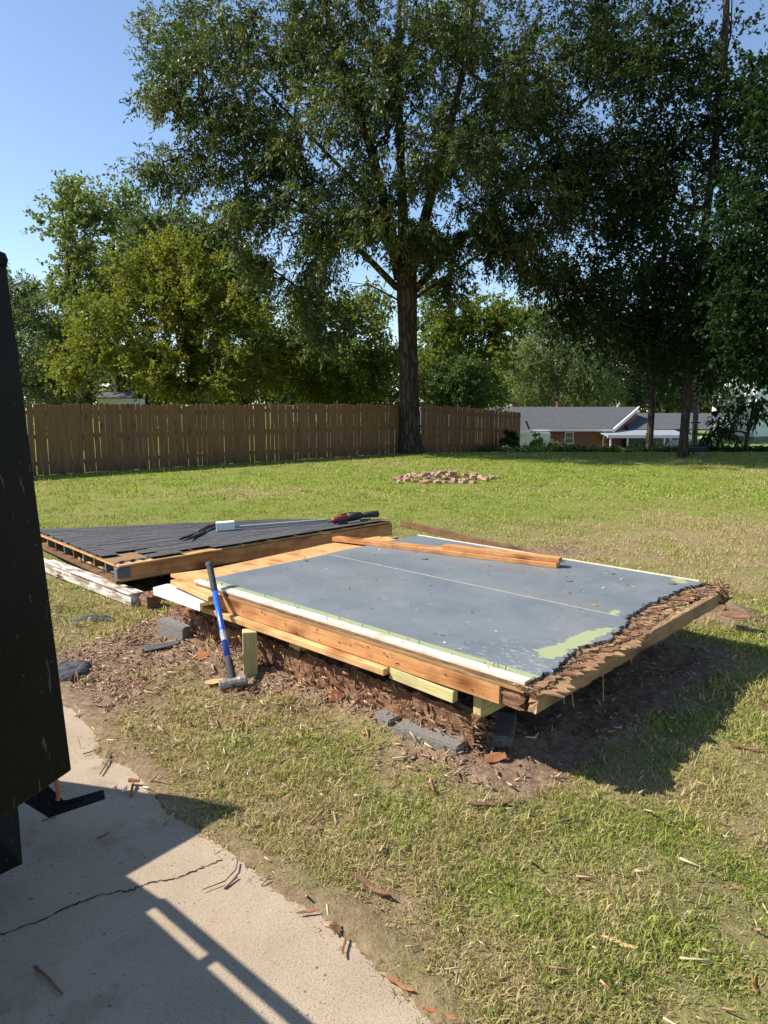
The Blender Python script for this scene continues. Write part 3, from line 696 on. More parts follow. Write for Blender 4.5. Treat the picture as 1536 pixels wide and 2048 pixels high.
make_tree('sweetgum_tree', 'tallest loose-crowned tree against the sky on the far left', [(p.x, y2, -2.6, 0.32), (p.x, y2, 4, 0.24), (p.x - .2, y2, 9, 0.17), (p.x - .5, y2, 14.5, 0.04)], cl, 0.85, GUM, M_barkdark, n_twig=9, n_leaf=12, leaf=0.21, wid=0.09, seed=44, droop=0.15, rtip=0.02)
y2 = 49.0; p = atY(238, 800, y2)
cl = lobes_to_clumps([(255, 415, 22, 30, y2, 1.8, 9), (235, 450, 40, 35, y2, 2, 14), (215, 520, 40, 50, y2, 2.5, 18), (255, 500, 30, 40, y2, 2, 12), (225, 600, 40, 50, y2, 2.5, 14), (210, 400, 14, 14, y2, 1, 4)], 45)
make_tree('sweetgum_tree', 'second tall loose-crowned tree, just right of the tallest one', [(p.x, y2, -2.6, 0.3), (p.x, y2, 5, 0.22), (p.x, y2, 10, 0.14), (p.x + .4, y2, 14, 0.04)], cl, 0.85, GUM[:3], M_barkdark, n_twig=9, n_leaf=12, leaf=0.21, wid=0.09, seed=46, droop=0.15, rtip=0.02)
MAG = [(0.05, 0.078, 0.034), (0.08, 0.11, 0.048), (0.115, 0.145, 0.07), (0.15, 0.17, 0.09)]
y2 = 44.0; p = atY(400, 800, y2)
cl = lobes_to_clumps([(310, 470, 45, 30, y2, 2.5, 18), (380, 470, 50, 30, y2, 2.5, 20), (440, 510, 50, 40, y2, 2.5, 22), (350, 520, 80, 40, y2, 3, 26), (480, 560, 50, 40, y2, 2.5, 20), (420, 580, 80, 50, y2, 3, 26), (300, 540, 60, 50, y2, 3, 20), (510, 620, 40, 50, y2, 2.5, 16)], 47)
make_tree('evergreen_oak', 'dark grey-green dense tree rising behind the yellow-green maple', [(p.x, y2, -2.6, 0.4), (p.x, y2, 4, 0.32), (p.x, y2, 8, 0.2), (p.x, y2, 11, 0.06)], cl, 1.05, MAG, M_barkdark, n_twig=14, n_leaf=15, leaf=0.22, wid=0.075, seed=48, droop=0.1, rtip=0.02)
y2 = 40.0; p = atY(40, 800, y2)
cl = lobes_to_clumps([(40, 620, 45, 45, y2, 2.5, 20), (80, 680, 55, 50, y2, 2.5, 26), (50, 750, 50, 50, y2, 2.5, 26), (110, 760, 40, 45, y2, 2, 16), (-30, 700, 60, 100, y2, 3, 20), (130, 700, 40, 40, y2, 2, 14), (25, 580, 22, 25, y2, 1.5, 7)], 49)
make_tree('screen_tree', 'grey-green bushy tree beside the black trailer panel', [(p.x, y2, -2.2, 0.25), (p.x, y2, 2.5, 0.2), (p.x, y2, 6.5, 0.06)], cl, 0.85, MAG[1:], M_barkpale, M_leafdull, n_twig=13, n_leaf=15, leaf=0.17, wid=0.05, seed=50, droop=0.25, rtip=0.016)
y2 = 36.0; p = atY(690, 800, y2)
YEL = [(0.08, 0.105, 0.018), (0.115, 0.142, 0.024), (0.17, 0.19, 0.034)]
cl = lobes_to_clumps([(600, 700, 60, 55, y2, 2.5, 22), (680, 720, 70, 60, y2, 3, 28), (750, 700, 50, 70, y2, 2.5, 22), (620, 620, 55, 50, y2, 2.5, 18), (710, 620, 60, 60, y2, 2.5, 22), (560, 740, 40, 40, y2, 2, 12), (700, 780, 70, 22, y2, 2.5, 16), (640, 770, 40, 25, y2, 2, 8)], 51)
make_tree('young_elm', 'yellow-green tree between the maple and the big oak trunk', [(p.x, y2, -1.6, 0.2), (p.x, y2, 2.5, 0.16), (p.x, y2, 6.5, 0.05)], cl, 0.8, YEL, M_barkdark, M_leafdull, n_twig=12, n_leaf=14, leaf=0.18, wid=0.055, seed=52, droop=0.5, rtip=0.014)
y2 = 34.5; p = atY(922, 805, y2)
RND = [(0.045, 0.085, 0.025), (0.07, 0.115, 0.033), (0.1, 0.15, 0.045)]
cl = lobes_to_clumps([(920, 775, 70, 48, y2, 1.7, 60), (915, 745, 40, 26, y2, 1.1, 18)], 53)
make_tree('round_shrub_tree', 'round dense green bush tree behind the right fence section', [(p.x, y2, -1.3, 0.14), (p.x, y2, 1.2, 0.11), (p.x, y2, 2.6, 0.05)], cl, 0.5, RND, M_barkdark, n_twig=14, n_leaf=16, leaf=0.13, wid=0.045, seed=54, droop=0.1, rtip=0.012)
y2 = 52.0; p = atY(920, 800, y2)
cl = lobes_to_clumps([(890, 650, 50, 50, y2, 3, 22), (950, 640, 60, 45, y2, 3, 26), (1010, 640, 45, 40, y2, 3, 16), (880, 720, 50, 50, y2, 3, 18), (980, 720, 60, 50, y2, 3, 24), (870, 590, 25, 20, y2, 2, 6), (930, 780, 80, 30, y2, 3, 18)], 55)
make_tree('young_elm', 'yellow-green tree behind the round bush tree', [(p.x, y2, -2.6, 0.28), (p.x, y2, 3, 0.2), (p.x, y2, 7, 0.06)], cl, 1.0, YEL, M_barkdark, M_leafdull, n_twig=12, n_leaf=14, leaf=0.24, wid=0.08, seed=56, droop=0.3, rtip=0.02)
WIL = [(0.13, 0.16, 0.065), (0.18, 0.205, 0.085), (0.23, 0.25, 0.11)]
y2 = 74.0; p = atY(1110, 800, y2)
cl = lobes_to_clumps([(1080, 640, 70, 45, y2, 5, 26), (1060, 720, 65, 60, y2, 5, 34), (1130, 720, 75, 65, y2, 5, 40), (1150, 640, 50, 40, y2, 4, 16), (1100, 785, 110, 30, y2, 5, 34), (1190, 760, 40, 40, y2, 4, 16)], 57)
make_tree('willow_tree', 'pale grey-green willow-like tree above the brick house roof', [(p.x, y2, -2.6, 0.45), (p.x, y2, 4, 0.35), (p.x, y2, 9, 0.1)], cl, 1.5, WIL, M_barkpale, M_leafdull, n_twig=14, n_leaf=18, leaf=0.3, wid=0.05, seed=58, droop=0.8, rtip=0.03)
y2 = 80.0; p = atY(1260, 800, y2)
cl = lobes_to_clumps([(1230, 690, 70, 60, y2, 5, 30), (1290, 700, 70, 60, y2, 5, 30), (1250, 770, 90, 35, y2, 5, 26), (1360, 720, 60, 60, y2, 5, 24), (1380, 780, 80, 30, y2, 5, 20)], 59)
make_tree('screen_tree', 'shaded dark tree behind the carport roof', [(p.x, y2, -2.6, 0.45), (p.x, y2, 4, 0.35), (p.x, y2, 8, 0.1)], cl, 1.6, MAG, M_barkdark, n_twig=13, n_leaf=15, leaf=0.34, wid=0.12, seed=60, droop=0.2, rtip=0.03)
# distant row of trees closing the view (nothing tells them apart)
far_me = None; FARLAB = 'distant roadside tree in the row behind the houses'
y2 = 100.0
base = np.array([(0, 0, 0.0)])
r_ = np.random.default_rng(77); q = norm(r_.normal(0, 1, (90, 3))) * (r_.random((90, 1)) ** 0.45); q = q * np.array([6.5, 5.0, 5.2]) + np.array([0, 0, 7.0])
src = make_tree('distant_tree', FARLAB, [(0, 0, 0, 0.4), (0, 0, 4, 0.3), (0, 0, 9, 0.1)], q, 1.9, [(0.06, 0.085, 0.03), (0.085, 0.115, 0.04), (0.12, 0.14, 0.05)], M_barkdark, M_leafdull, n_twig=13, n_leaf=12, leaf=0.45, wid=0.17, seed=61, droop=0.2, rtip=0.03, group='distant row of trees', k=4)
kids = list(src.children); WMs = {k_: WM[k_] for k_ in kids}
spots = [(-58, 96, 1.0), (-46, 104, 1.1), (-34, 99, 0.95), (-23, 106, 1.0), (-11, 100, 1.1), (-1, 96, 0.95), (9, 104, 1.1), (19, 99, 1.0), (30, 108, 1.05), (41, 100, 1.0), (52, 104, 1.1), (64, 98, 1.0)]
for i, (fx, fy, s_) in enumerate(spots):
    M = Matrix.Translation((fx, fy, -2.7)) @ Matrix.Rotation(i * 1.3, 4, 'Z') @ Matrix.Scale(s_, 4)
    if i == 0: src.matrix_basis = M; continue
    c = src.copy(); C.objects.link(c); c.matrix_basis = M
    for k_ in kids:
        d = k_.copy(); C.objects.link(d); d.parent = c; d.matrix_basis = k_.matrix_basis.copy()

# shrubs, ivy
def shrub(name, label, loc, rx, rz, n, cols, leaf, seed, cat='shrub', wid=None, droop=0.0):
    r = np.random.default_rng(seed); q = norm(r.normal(0, 1, (n, 3))) * (r.random((n, 1)) ** 0.5)
    q = q * np.array([rx, rx * .8, rz]) + np.array([loc[0], loc[1], loc[2] + rz])
    t = thing(name, label, cat, loc)
    mb = MB(); 
    for k in range(5): 
        e = q[k]; mb.tube([Vector(loc) - Vector((0, 0, .05)), (Vector(loc) + Vector(e)) / 2 + Vector((0, 0, .05)), Vector(e)], [0.02, 0.015, 0.006], 5)
    mb.build('stems', M_barkdark, t, world=True)
    VV, FF, CC = foliage(q, np.full(n, rx * 0.35), np.array(loc) + np.array([0, 0, rz * .5]), 8, 10, 1.0, leaf, wid or leaf * 0.3, cols, seed, droop, 0.8, 0.3)
    link(bpy.data.objects.new('foliage', fast_mesh('foliage', VV, FF, M_leaf, CC)), t, Matrix.Identity(4))
    return t
zz = -2.5
shrub('flowering_shrub', 'rounded pale-leaved shrub under the brick house window', (atY(1115, 905, 55).x, 55, -2.5), 0.95, 0.7, 40, [(0.09, 0.11, 0.04), (0.15, 0.16, 0.07), (0.24, 0.2, 0.12)], 0.14, 71)
shrub('tall_weed', 'bright green upright plant before the white siding wing', (atY(1074, 905, 54).x, 54, -2.5), 0.55, 0.95, 22, [(0.1, 0.17, 0.03), (0.16, 0.24, 0.04)], 0.2, 72)
shrub('fence_bush', 'low dark bush growing against the end of the fence', (atY(1020, 905, 29.5).x, 29.5, -0.28), 0.4, 0.28, 26, [(0.03, 0.06, 0.015), (0.06, 0.1, 0.02)], 0.1, 73)
shrub('fence_vine', 'dark vine patch climbing the last fence pickets', (5.25, 29.7, -0.25), 0.3, 0.5, 24, DARK, 0.1, 74)
shrub('garden_bush', 'leafy bush beside the carport posts', (atY(1290, 890, 50).x, 50, -2.5), 0.8, 0.9, 30, [(0.05, 0.08, 0.02), (0.1, 0.14, 0.03)], 0.16, 75)
# ivy over the shady bank
n = 9000
xx = rg.uniform(3.2, 21, n); yy = 27.2 + rg.random(n) ** 1.3 * 7.5 + (fbm(xx * .6, xx * .1) - .5) * 1.6
keep = xx > 2.6 + (yy - 26) * 0.95
xx, yy = xx[keep], yy[keep]; n = len(xx)
cl = np.stack([xx, yy, gz(xx, yy) + 0.03 + 0.14 * fbm(xx * 0.9, yy * 0.9) ** 2], -1)
VV, FF, CC = foliage(cl, np.full(n, 0.09), np.array([10, 29, -3.0]), 2, 3, 1.0, 0.10, 0.042, [(0.02, 0.04, 0.012), (0.035, 0.06, 0.018), (0.06, 0.085, 0.025)], 81, 0.1, 0.2, 0.8)
struct(tag(link(bpy.data.objects.new('ivy', fast_mesh('ivy', VV, FF, M_leaf, CC))), 'dark ivy ground cover on the shady bank under the trees', 'ground cover'), 'stuff')

# ------------------------------------------------------------------ fence
def fence(name, label, a, b, za, zb, height, seed):
    r = random.Random(seed); a = Vector(a); b = Vector(b); d = (b - a); d.z = 0; L = d.length; d.normalize(); nrm = Vector((d.y, -d.x, 0))
    t = thing(name, label, 'fence', (a.x, a.y, za))
    W = 0.14; vars_ = []
    for k in range(6):
        m = MB(); w = W * r.uniform(0.94, 1.0); h = height * r.uniform(0.985, 1.015); c = 0.03
        m.prism([(-w/2, 0), (w/2, 0), (w/2, h - c), (w/2 - c, h), (-w/2 + c, h), (-w/2, h - c)], -0.008, 0.008)
        me = m.mesh('picket', M_picket, 0.002)
        for v in me.vertices: v.co = Vector((v.co.x, -v.co.z, v.co.y))
        me.update(); vars_.append(me)
    n = int(L / (W + 0.004)); x = 0.0; i = 0
    while x < L - 0.05:
        f = x / L; z = za + (zb - za) * f
        p = a + d * (x + W / 2); p.z = z + r.uniform(-0.015, 0.015)
        M = frame(p, d, (0, 0, 1)) @ Matrix.Rotation(R(r.gauss(0.0, 0.35)), 4, 'Y') @ Matrix.Rotation(R(r.gauss(0, 1.2)), 4, 'Z')
        M = Matrix.Translation(nrm * r.uniform(-0.004, 0.004)) @ M
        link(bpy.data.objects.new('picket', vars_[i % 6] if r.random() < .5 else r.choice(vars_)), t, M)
        x += W + (r.choice([0.001, 0.002, 0.002, 0.008, 0.012])); i += 1
    back = -nrm
    for hh in (0.3, 0.95, 1.55):
        k = max(1, round(L / 2.44))
        for j in range(k):
            p0 = a + d * (L * j / k) + back * 0.031; p1 = a + d * (L * (j + 1) / k - 0.01) + back * 0.031
            p0.z = za + (zb - za) * j / k + hh; p1.z = za + (zb - za) * (j + 1) / k + hh
            m = MB(); LL = (p1 - p0).length; m.box((0, -0.019, -0.045), (LL, 0.019, 0.045)); m.build('rail', M_picket, t, frame(p0, p1 - p0))
    k = max(1, round(L / 2.44))
    for j in range(k + 1):
        p0 = a + d * min(L - 0.05, L * j / k) + back * 0.11; p0.z = za + (zb - za) * j / k - 0.2
        m = MB(); m.box((-0.045, -0.045, 0), (0.045, 0.045, height - 0.05)); m.build('post', M_picket, t, Matrix.Translation(p0))
    return t
fa = at(-190, 968); fb = at(806, 906); 
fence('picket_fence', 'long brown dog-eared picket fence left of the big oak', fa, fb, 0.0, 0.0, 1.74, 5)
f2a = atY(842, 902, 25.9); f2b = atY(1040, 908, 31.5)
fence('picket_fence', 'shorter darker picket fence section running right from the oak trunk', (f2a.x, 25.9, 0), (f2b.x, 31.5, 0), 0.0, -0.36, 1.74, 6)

# ------------------------------------------------------------------ brick house beyond the bank
def _brick():
    g = G('red_brick'); o = g.obj()
    b = g.n('TexBrick', 0, Vector=g.map(o, (1, 1, 1), rot=(R(90), 0, 0)), Color1=(0.27, 0.07, 0.045), Color2=(0.18, 0.045, 0.032), Mortar=(0.3, 0.24, 0.2), Scale=1.0, Mortar_Size=0.008, Brick_Width=0.21, Row_Height=0.075)
    return g.done(g.pbr(b, 0.9, 0.15))
M_brick = _brick()
def _shroof():
    g = G('far_shingle_roof'); o = g.obj()
    n1 = g.noise(g.map(o, (3, 9, 9)), 1.0, 4, 0.7); n2 = g.noise(o, 0.5, 3, 0.5)
    c = g.ramp(n1, [(0.3, (0.055, 0.058, 0.065)), (0.7, (0.12, 0.123, 0.133))])
    return g.done(g.pbr(g.mix(g.math('MULTIPLY', n2, 0.4), c, (0.09, 0.09, 0.095)), 0.9, 0.15))
M_shroof = _shroof()
def _siding(name, a):
    g = G(name); o = g.obj()
    w = g.n('TexWave', 0, props={'bands_direction': 'Z', 'wave_profile': 'SAW'}, Vector=o, Scale=2.6)
    return g.done(g.pbr(g.mix(g.ramp(w, [(0.0, 0.35), (0.15, 0.0)]), a, lighten(a, 0.6)), 0.6, 0.3, g.bump(w, 0.6, 0.02)))
M_siding = _siding('white_siding', (0.72, 0.72, 0.68))
M_glass = _plain('dim_window_glass', (0.12, 0.14, 0.15), (0.09, 0.1, 0.11), 2, 0.12, 0.5)
M_metalroof = _plain('grey_metal_roof', (0.45, 0.48, 0.5), (0.36, 0.39, 0.41), 3, 0.35, 0.5, 0.3)
M_carportwall = _plain('carport_wall', (0.22, 0.2, 0.16), (0.16, 0.145, 0.12), 3, 0.8)  # even dull grey-brown over the whole lower wall
HY = 58.0; K = HY / 1420.0
def hx(x): return (x - 768) * HY / 1420.0 * (1 / 1.0)
def hp(x, y, Y=HY): return atY(x, y, Y)
ze = hp(1150, 861).z; zr = hp(1150, 817, HY + 4).z; zb = -2.62
house = thing('brick_house', 'low red brick ranch house with grey shingle roof beyond the fence end', 'house', (hp(1150, 905).x, HY, zb))
x0, xw, x1 = hp(985, 861).x, hp(1096, 861).x, hp(1215, 861).x
mb = MB(); mb.box((xw, HY + .25, zb), (x1, HY + 8, ze - .05)); mb.build('brick_wall', M_brick, house, world=True)
mb = MB(); mb.box((x0, HY - .9, zb), (xw, HY + 7.5, ze - .15)); mb.build('siding_wall', M_siding, house, world=True)
rx1 = hp(1217, 861).x
def slope(mb_, xa, xb, ya, za, yb, zb_, th=0.12):
    mb_.add([(xa, ya, za), (xb, ya, za), (xb, yb, zb_), (xa, yb, zb_), (xa, ya, za + th), (xb, ya, za + th), (xb, yb, zb_ + th), (xa, yb, zb_ + th)],
            [(0, 3, 2, 1), (4, 5, 6, 7), (0, 1, 5, 4), (1, 2, 6, 5), (2, 3, 7, 6), (3, 0, 4, 7)])
xr1 = hp(1276, 817, HY + 4).x
mb = MB()   # front and back roof slopes; the right verge is skewed as the gable wing turns
mb.add([(x0 - 6, HY - .3, ze), (rx1 + .2, HY - .3, ze), (xr1, HY + 4, zr), (x0 - 6, HY + 4, zr), (x0 - 6, HY - .3, ze + .14), (rx1 + .2, HY - .3, ze + .14), (xr1, HY + 4, zr + .14), (x0 - 6, HY + 4, zr + .14)],
       [(0, 3, 2, 1), (4, 5, 6, 7), (0, 1, 5, 4), (1, 2, 6, 5), (2, 3, 7, 6), (3, 0, 4, 7)])
slope(mb, x0 - 6, xr1, HY + 8.3, ze, HY + 4.02, zr)
roof = mb.build('roof', M_shroof, house, world=True)
mb = MB(); mb.prism([(0, 0), (1, 0), (1, 1)], 0, 1); mb.v = []; mb.f = []; gv = [(x1, HY + .25, zb), (xr1 - .1, HY + 3.95, zb), (xr1 - .1, HY + 3.95, zr), (x1, HY + .25, ze)]; mb.add(gv + [(a - .3, b + .25, c) for a, b, c in gv], [(0, 1, 2, 3), (7, 6, 5, 4), (0, 4, 5, 1), (1, 5, 6, 2), (2, 6, 7, 3), (3, 7, 4, 0)]); mb.build('gable_wall', M_brick, house, world=True)
mb = MB(); mb.add([(rx1 + .22, HY - .34, ze - .12), (rx1 + .22, HY - .34, ze + .16), (xr1 + .02, HY + 3.98, zr + .17), (xr1 + .02, HY + 3.98, zr - .1), (rx1 + .34, HY - .34, ze - .12), (rx1 + .34, HY - .34, ze + .16), (xr1 + .14, HY + 3.98, zr + .17), (xr1 + .14, HY + 3.98, zr - .1)], [(0, 1, 2, 3), (7, 6, 5, 4), (0, 4, 5, 1), (1, 5, 6, 2), (2, 6, 7, 3), (3, 7, 4, 0)]); mb.build('verge_board', M_white, house, world=True)
mb = MB(); mb.box((xw - 2.2, HY - .48, ze - .05), (rx1 + .2, HY - .31, ze + .1)); mb.build('gutter', M_white, house, world=True)
mb = MB(); mb.tube([(x1 - .3, HY - .38, ze), (x1 - .3, HY - .1, ze - .5), (x1 - .3, HY + .12, ze - .9), (x1 - .3, HY + .12, zb)], 0.06, 6); mb.build('downspout', M_white, house, world=True)
# small side gable of the siding wing
sy = HY - 1.1; sx0, sx1 = hp(985, 868, sy).x, hp(1062, 868, sy).x
mb = MB(); slope(mb, sx0 - 1, sx1 - .2, sy - .2, ze - .12, HY + 1.2, hp(1050, 838, HY + 1.2).z, 0.12); mb.build('wing_roof', M_shroof, house, world=True)
mb = MB(); mb.box((sx1 - 2, sy - .3, ze - .25), (sx1 - .1, sy - .2, ze)); mb.build('wing_fascia', M_white, house, world=True)
for (cx, w, top) in ((1030, 0.62, 804), (1117, 0.36, 803)):
    px_ = hp(cx, 817, HY + 4.6).x; tz = hp(cx, top, HY + 4.6).z
    mb = MB(); mb.box((px_ - w / 2, HY + 4.3, zr - .4), (px_ + w / 2, HY + 4.3 + w * .8, tz - .1)); mb.box((px_ - w / 2 - .06, HY + 4.24, tz - .1), (px_ + w / 2 + .06, HY + 4.36 + w * .8, tz)); mb.build('chimney', M_brick, roof, world=True)
wx0, wx1 = hp(1131, 865).x, hp(1149, 865).x; wz1, wz0 = hp(1131, 864).z, hp(1131, 888).z
win = MB(); 
for (a, b) in (((wx0, 0, wz0), (wx1, 0, wz0 + .07)), ((wx0, 0, wz1 - .07), (wx1, 0, wz1)), ((wx0, 0, wz0 + .07), (wx0 + .07, 0, wz1 - .07)), ((wx1 - .07, 0, wz0 + .07), (wx1, 0, wz1 - .07)), ((wx0 + .07, 0, (wz0 + wz1) / 2 - .025), (wx1 - .07, 0, (wz0 + wz1) / 2 + .025))):
    win.box((a[0], HY + .17, a[2]), (b[0], HY + .26, b[2]))
wo_ = win.build('window', M_white, house, world=True)
for a, b in ((wz0 + .07, (wz0 + wz1) / 2 - .025), ((wz0 + wz1) / 2 + .025, wz1 - .07)):
    mb = MB(); mb.box((wx0 + .07, HY + .21, a), (wx1 - .07, HY + .245, b)); mb.build('pane', M_glass, wo_, world=True)
mb = MB(); mb.box((wx0 - .06, HY + .12, wz0 - .08), (wx1 + .06, HY + .26, wz0 - .003)); mb.build('sill', M_brick, wo_, world=True)
# lower wing with its own roof and the carport
wy = HY + 1.5; vr = hp(1380, 829, wy + 4).z; ve = hp(1380, 861, wy).z
vx0, vx1 = hp(1260, 829, wy).x, hp(1447, 829, wy + 4).x; vxe = hp(1418, 861, wy).x
mb = MB(); mb.add([(vx0, wy, ve), (vxe, wy, ve), (vx1, wy + 4, vr), (vx0, wy + 4, vr), (vx0, wy, ve + .12), (vxe, wy, ve + .12), (vx1, wy + 4, vr + .12), (vx0, wy + 4, vr + .12)], [(0, 3, 2, 1), (4, 5, 6, 7), (0, 1, 5, 4), (1, 2, 6, 5), (2, 3, 7, 6), (3, 0, 4, 7)])
slope(mb, vx0, vx1, wy + 8, ve, wy + 4.02, vr); mb.build('lower_roof', M_shroof, house, world=True)
mb = MB(); mb.box((vx0, wy + .4, zb), (hp(1385, 861, wy).x, wy + 7.6, ve - .05)); mb.build('lower_wall', M_carportwall, house, world=True)
cy = HY - 2.2; ce = hp(1300, 873, cy).z
cx0, cx1 = hp(1214, 873, cy).x, hp(1384, 873, cy).x
mb = MB(); slope(mb, cx0, cx1, cy, ce, wy - .05, ve - .02, 0.07); cr_ = mb.build('carport_roof', M_metalroof, house, world=True)
mb = MB(); mb.box((cx0, cy - .08, ce - .12), (cx1, cy - .01, ce + .12)); mb.build('carport_fascia', M_white, house, world=True)
for px_ in (1222, 1256, 1330, 1342, 1376, 1404):
    q_ = hp(px_, 873, cy + (.1 if px_ < 1380 else 1.2)); mb = MB(); mb.box((q_.x - .05, q_.y, zb), (q_.x + .05, q_.y + .1, ce - .02)); mb.build('post', M_white, house, world=True)
# things round the house
def car(loc):
    t = thing('parked_car', 'dark car parked under the far end of the carport', 'car', loc, R(8)); g_ = WM[t]
    b = MB(); b.prism([(-2.1, .3), (2.1, .3), (2.15, .75), (1.9, .95), (1.0, 1.05), (0.4, 1.55), (-1.5, 1.58), (-2.1, 1.05)], -0.85, 0.85)
    me_M = g_ @ Matrix.Rotation(R(90), 4, 'X')
    b.build('body', _plain('dark_car_paint', (0.025, 0.028, 0.03), (0.018, 0.02, 0.022), 3, 0.25, 0.5), t, me_M, 0.06)
    for s in (-.86, .84):
        b = MB(); b.prism([(0.75, 1.07), (0.32, 1.48), (-1.35, 1.5), (-1.8, 1.07)], s, s + .02); b.build('side_window', M_glass, t, me_M)
    for x in (-1.3, 1.35):
        for s in (-.8, .8):
            b = MB(); b.tube([(x, s - .1, .33), (x, s + .1, .33)], .33, 14); b.build('wheel', M_rubber, t)
    return t
q_ = hp(1412, 904, 53); car((q_.x - .6, 53.5, -2.53))
def bin_(loc):
    t = thing('wheelie_bin', 'dark green wheeled rubbish bin standing by the road', 'bin', loc); g = _plain('green_bin_plastic', (0.02, 0.055, 0.04), (0.015, 0.04, 0.03), 5, 0.5)
    b = MB(); b.add([(-.24, -.26, .08), (.24, -.26, .08), (.24, .26, .08), (-.24, .26, .08), (-.3, -.34, .98), (.3, -.34, .98), (.3, .34, .98), (-.3, .34, .98)], [(0,3,2,1),(4,5,6,7),(0,1,5,4),(1,2,6,5),(2,3,7,6),(3,0,4,7)]); b.build('body', g, t)
    b = MB(); b.box((-.33, -.38, .985), (.33, .38, 1.06)); b.build('lid', g, t, bevel=.02)
    for s in (-.25, .25):
        b = MB(); b.tube([(s - .03, .3, .1), (s + .03, .3, .1)], .1, 10); b.build('wheel', M_rubber, t)
q_ = hp(1471, 906, 46); bin_((q_.x, 46.0, -2.53))
t = thing('utility_box', 'small green cover standing against the brick wall', 'utility box', (hp(1156, 900, 56).x, 56.5, -2.5))
mb = MB(); mb.box((-.42, -.3, 0), (.42, .3, .65)); mb.build('body', _plain('green_cover', (0.05, 0.17, 0.11), (0.035, 0.12, 0.08), 5, 0.6), t, bevel=.08)
for k in range(4):
    mb = MB(); mb.box((-.36, -.32, .12 + k * .12), (.36, -.302, .17 + k * .12)); mb.build('slat', M_white, t)
# white house at the right edge
wh = thing('white_house', 'tall white sided house at the right edge beyond the road', 'house', (hp(1500, 890, 78).x, 78, -2.4))
a_ = hp(1440, 815, 84).x; b_ = hp(1512, 815, 78).x; c_ = hp(1600, 815, 82).x
mb = MB(); mb.add([(a_, 86, -1.8), (b_, 78, -1.8), (c_ + 4, 84, -1.8), (c_ - 2, 92, -1.8), (a_, 86, 5), (b_, 78, 5), (c_ + 4, 84, 5), (c_ - 2, 92, 5)], [(0,3,2,1),(4,5,6,7),(0,1,5,4),(1,2,6,5),(2,3,7,6),(3,0,4,7)]); mb.build('wall', M_siding, wh, world=True)
mb = MB(); mb.add([(a_ - .05, 86, -2.5), (b_, 77.9, -2.5), (c_ + 4.1, 84, -2.5), (c_ - 2, 92.1, -2.5), (a_ - .05, 86, -1.8), (b_, 77.9, -1.8), (c_ + 4.1, 84, -1.8), (c_ - 2, 92.1, -1.8)], [(0,3,2,1),(4,5,6,7),(0,1,5,4),(1,2,6,5),(2,3,7,6),(3,0,4,7)]); mb.build('foundation', M_block, wh, world=True)
mb = MB(); mb.add([(a_ - .4, 86, 5), (b_, 77.5, 5), (c_ + 4.4, 84, 5), (c_ - 2, 92.4, 5), ((a_ + c_) / 2 + 1, 85, 8)], [(0,1,4),(1,2,4),(2,3,4),(3,0,4),(3,2,1,0)]); mb.build('roof', M_shroof, wh, world=True)
wd = Vector((c_ + 4 - b_, 6, 0)).normalized()
Mw = frame(Vector((b_, 78, 0)) + wd * 1.0 + Vector((wd.y, -wd.x, 0)) * .03, wd)
mb = MB(); mb.box((0, -.05, -.3), (.9, .03, 1.4)); w_ = mb.build('window', M_white, wh, Mw)
mb = MB(); mb.box((.1, -.08, -.2), (.8, -.052, 1.3)); mb.build('pane', M_glass, w_, Mw)
# utility poles and the wire
def pole(name, label, p0, p1, r0, arm=None):
    t = thing(name, label, 'pole', p0); mb = MB(); mb.tube([p0, (Vector(p0) + Vector(p1)) / 2, p1], [r0, r0 * .85, r0 * .7], 10); mb.build('shaft', M_barkpale, t, world=True, smooth=True)
    if arm:
        mb = MB(); c0 = Vector(p1) - Vector((0, 0, .35)); mb.box((c0.x - arm, c0.y - .06, c0.z), (c0.x + arm, c0.y + .06, c0.z + .12)); mb.build('crossarm', M_barkpale, t, world=True)
    return t
pa = atY(1388, 905, 30.0); pb = atY(1401, 640, 30.0); pole('utility_pole', 'pale leaning wooden pole among the slim trees on the right', (pa.x, 30, -0.6), tuple(pb), 0.12)
pa = atY(617, 808, 56); pb = atY(616, 758, 56); pole('utility_pole', 'far grey utility pole with a crossarm above the fence', (pa.x, 56, -2.6), tuple(pb), 0.14, 0.55)
mb = MB(); a_ = atY(616, 764, 56); b_ = atY(1100, 716, 70); mb.tube([a_ + (b_ - a_) * f - Vector((0, 0, 1.2 * 4 * f * (1 - f))) for f in [i / 16 for i in range(17)]], 0.018, 4); tag(mb.build('power_wire', _plain('wire', (.3, .3, .3), (.25, .25, .25))), 'thin overhead wire sagging from the far utility pole', 'wire')
# white shed behind the fence and the far roof with chimneys
t = thing('white_shed', 'small white shed with dark roof peeking above the fence', 'shed', (atY(228, 800, 43).x, 43, -2.4))
s0, s1 = atY(196, 800, 43).x, atY(262, 800, 43).x; stz = atY(230, 797, 43).z
mb = MB(); mb.box((s0, 43, -2.5), (s1, 45.5, stz)); mb.build('wall', M_siding, t, world=True)
mb = MB(); slope(mb, s0 - .1, s1 + .1, 42.85, stz + .01, 44.2, stz + .35, .05); slope(mb, s0 - .1, s1 + .1, 45.6, stz + .01, 44.22, stz + .35, .05); mb.build('roof', M_shroof, t, world=True)
mb = MB(); mb.box((s0 - .05, 42.95, stz - .12), (s1 + .05, 42.99, stz)); mb.build('trim_board', M_white, t, world=True)
t = thing('far_house', 'far dark roof with two small brick chimneys just above the fence', 'house', (-0.5, 62, -2.6))
rz_ = atY(735, 812, 64).z; l0, l1 = atY(560, 812, 62).x, atY(780, 812, 62).x
mb = MB(); mb.box((l0, 60.3, -2.6), (l1, 67, rz_ - 1.3)); mb.build('wall', M_brick, t, world=True)
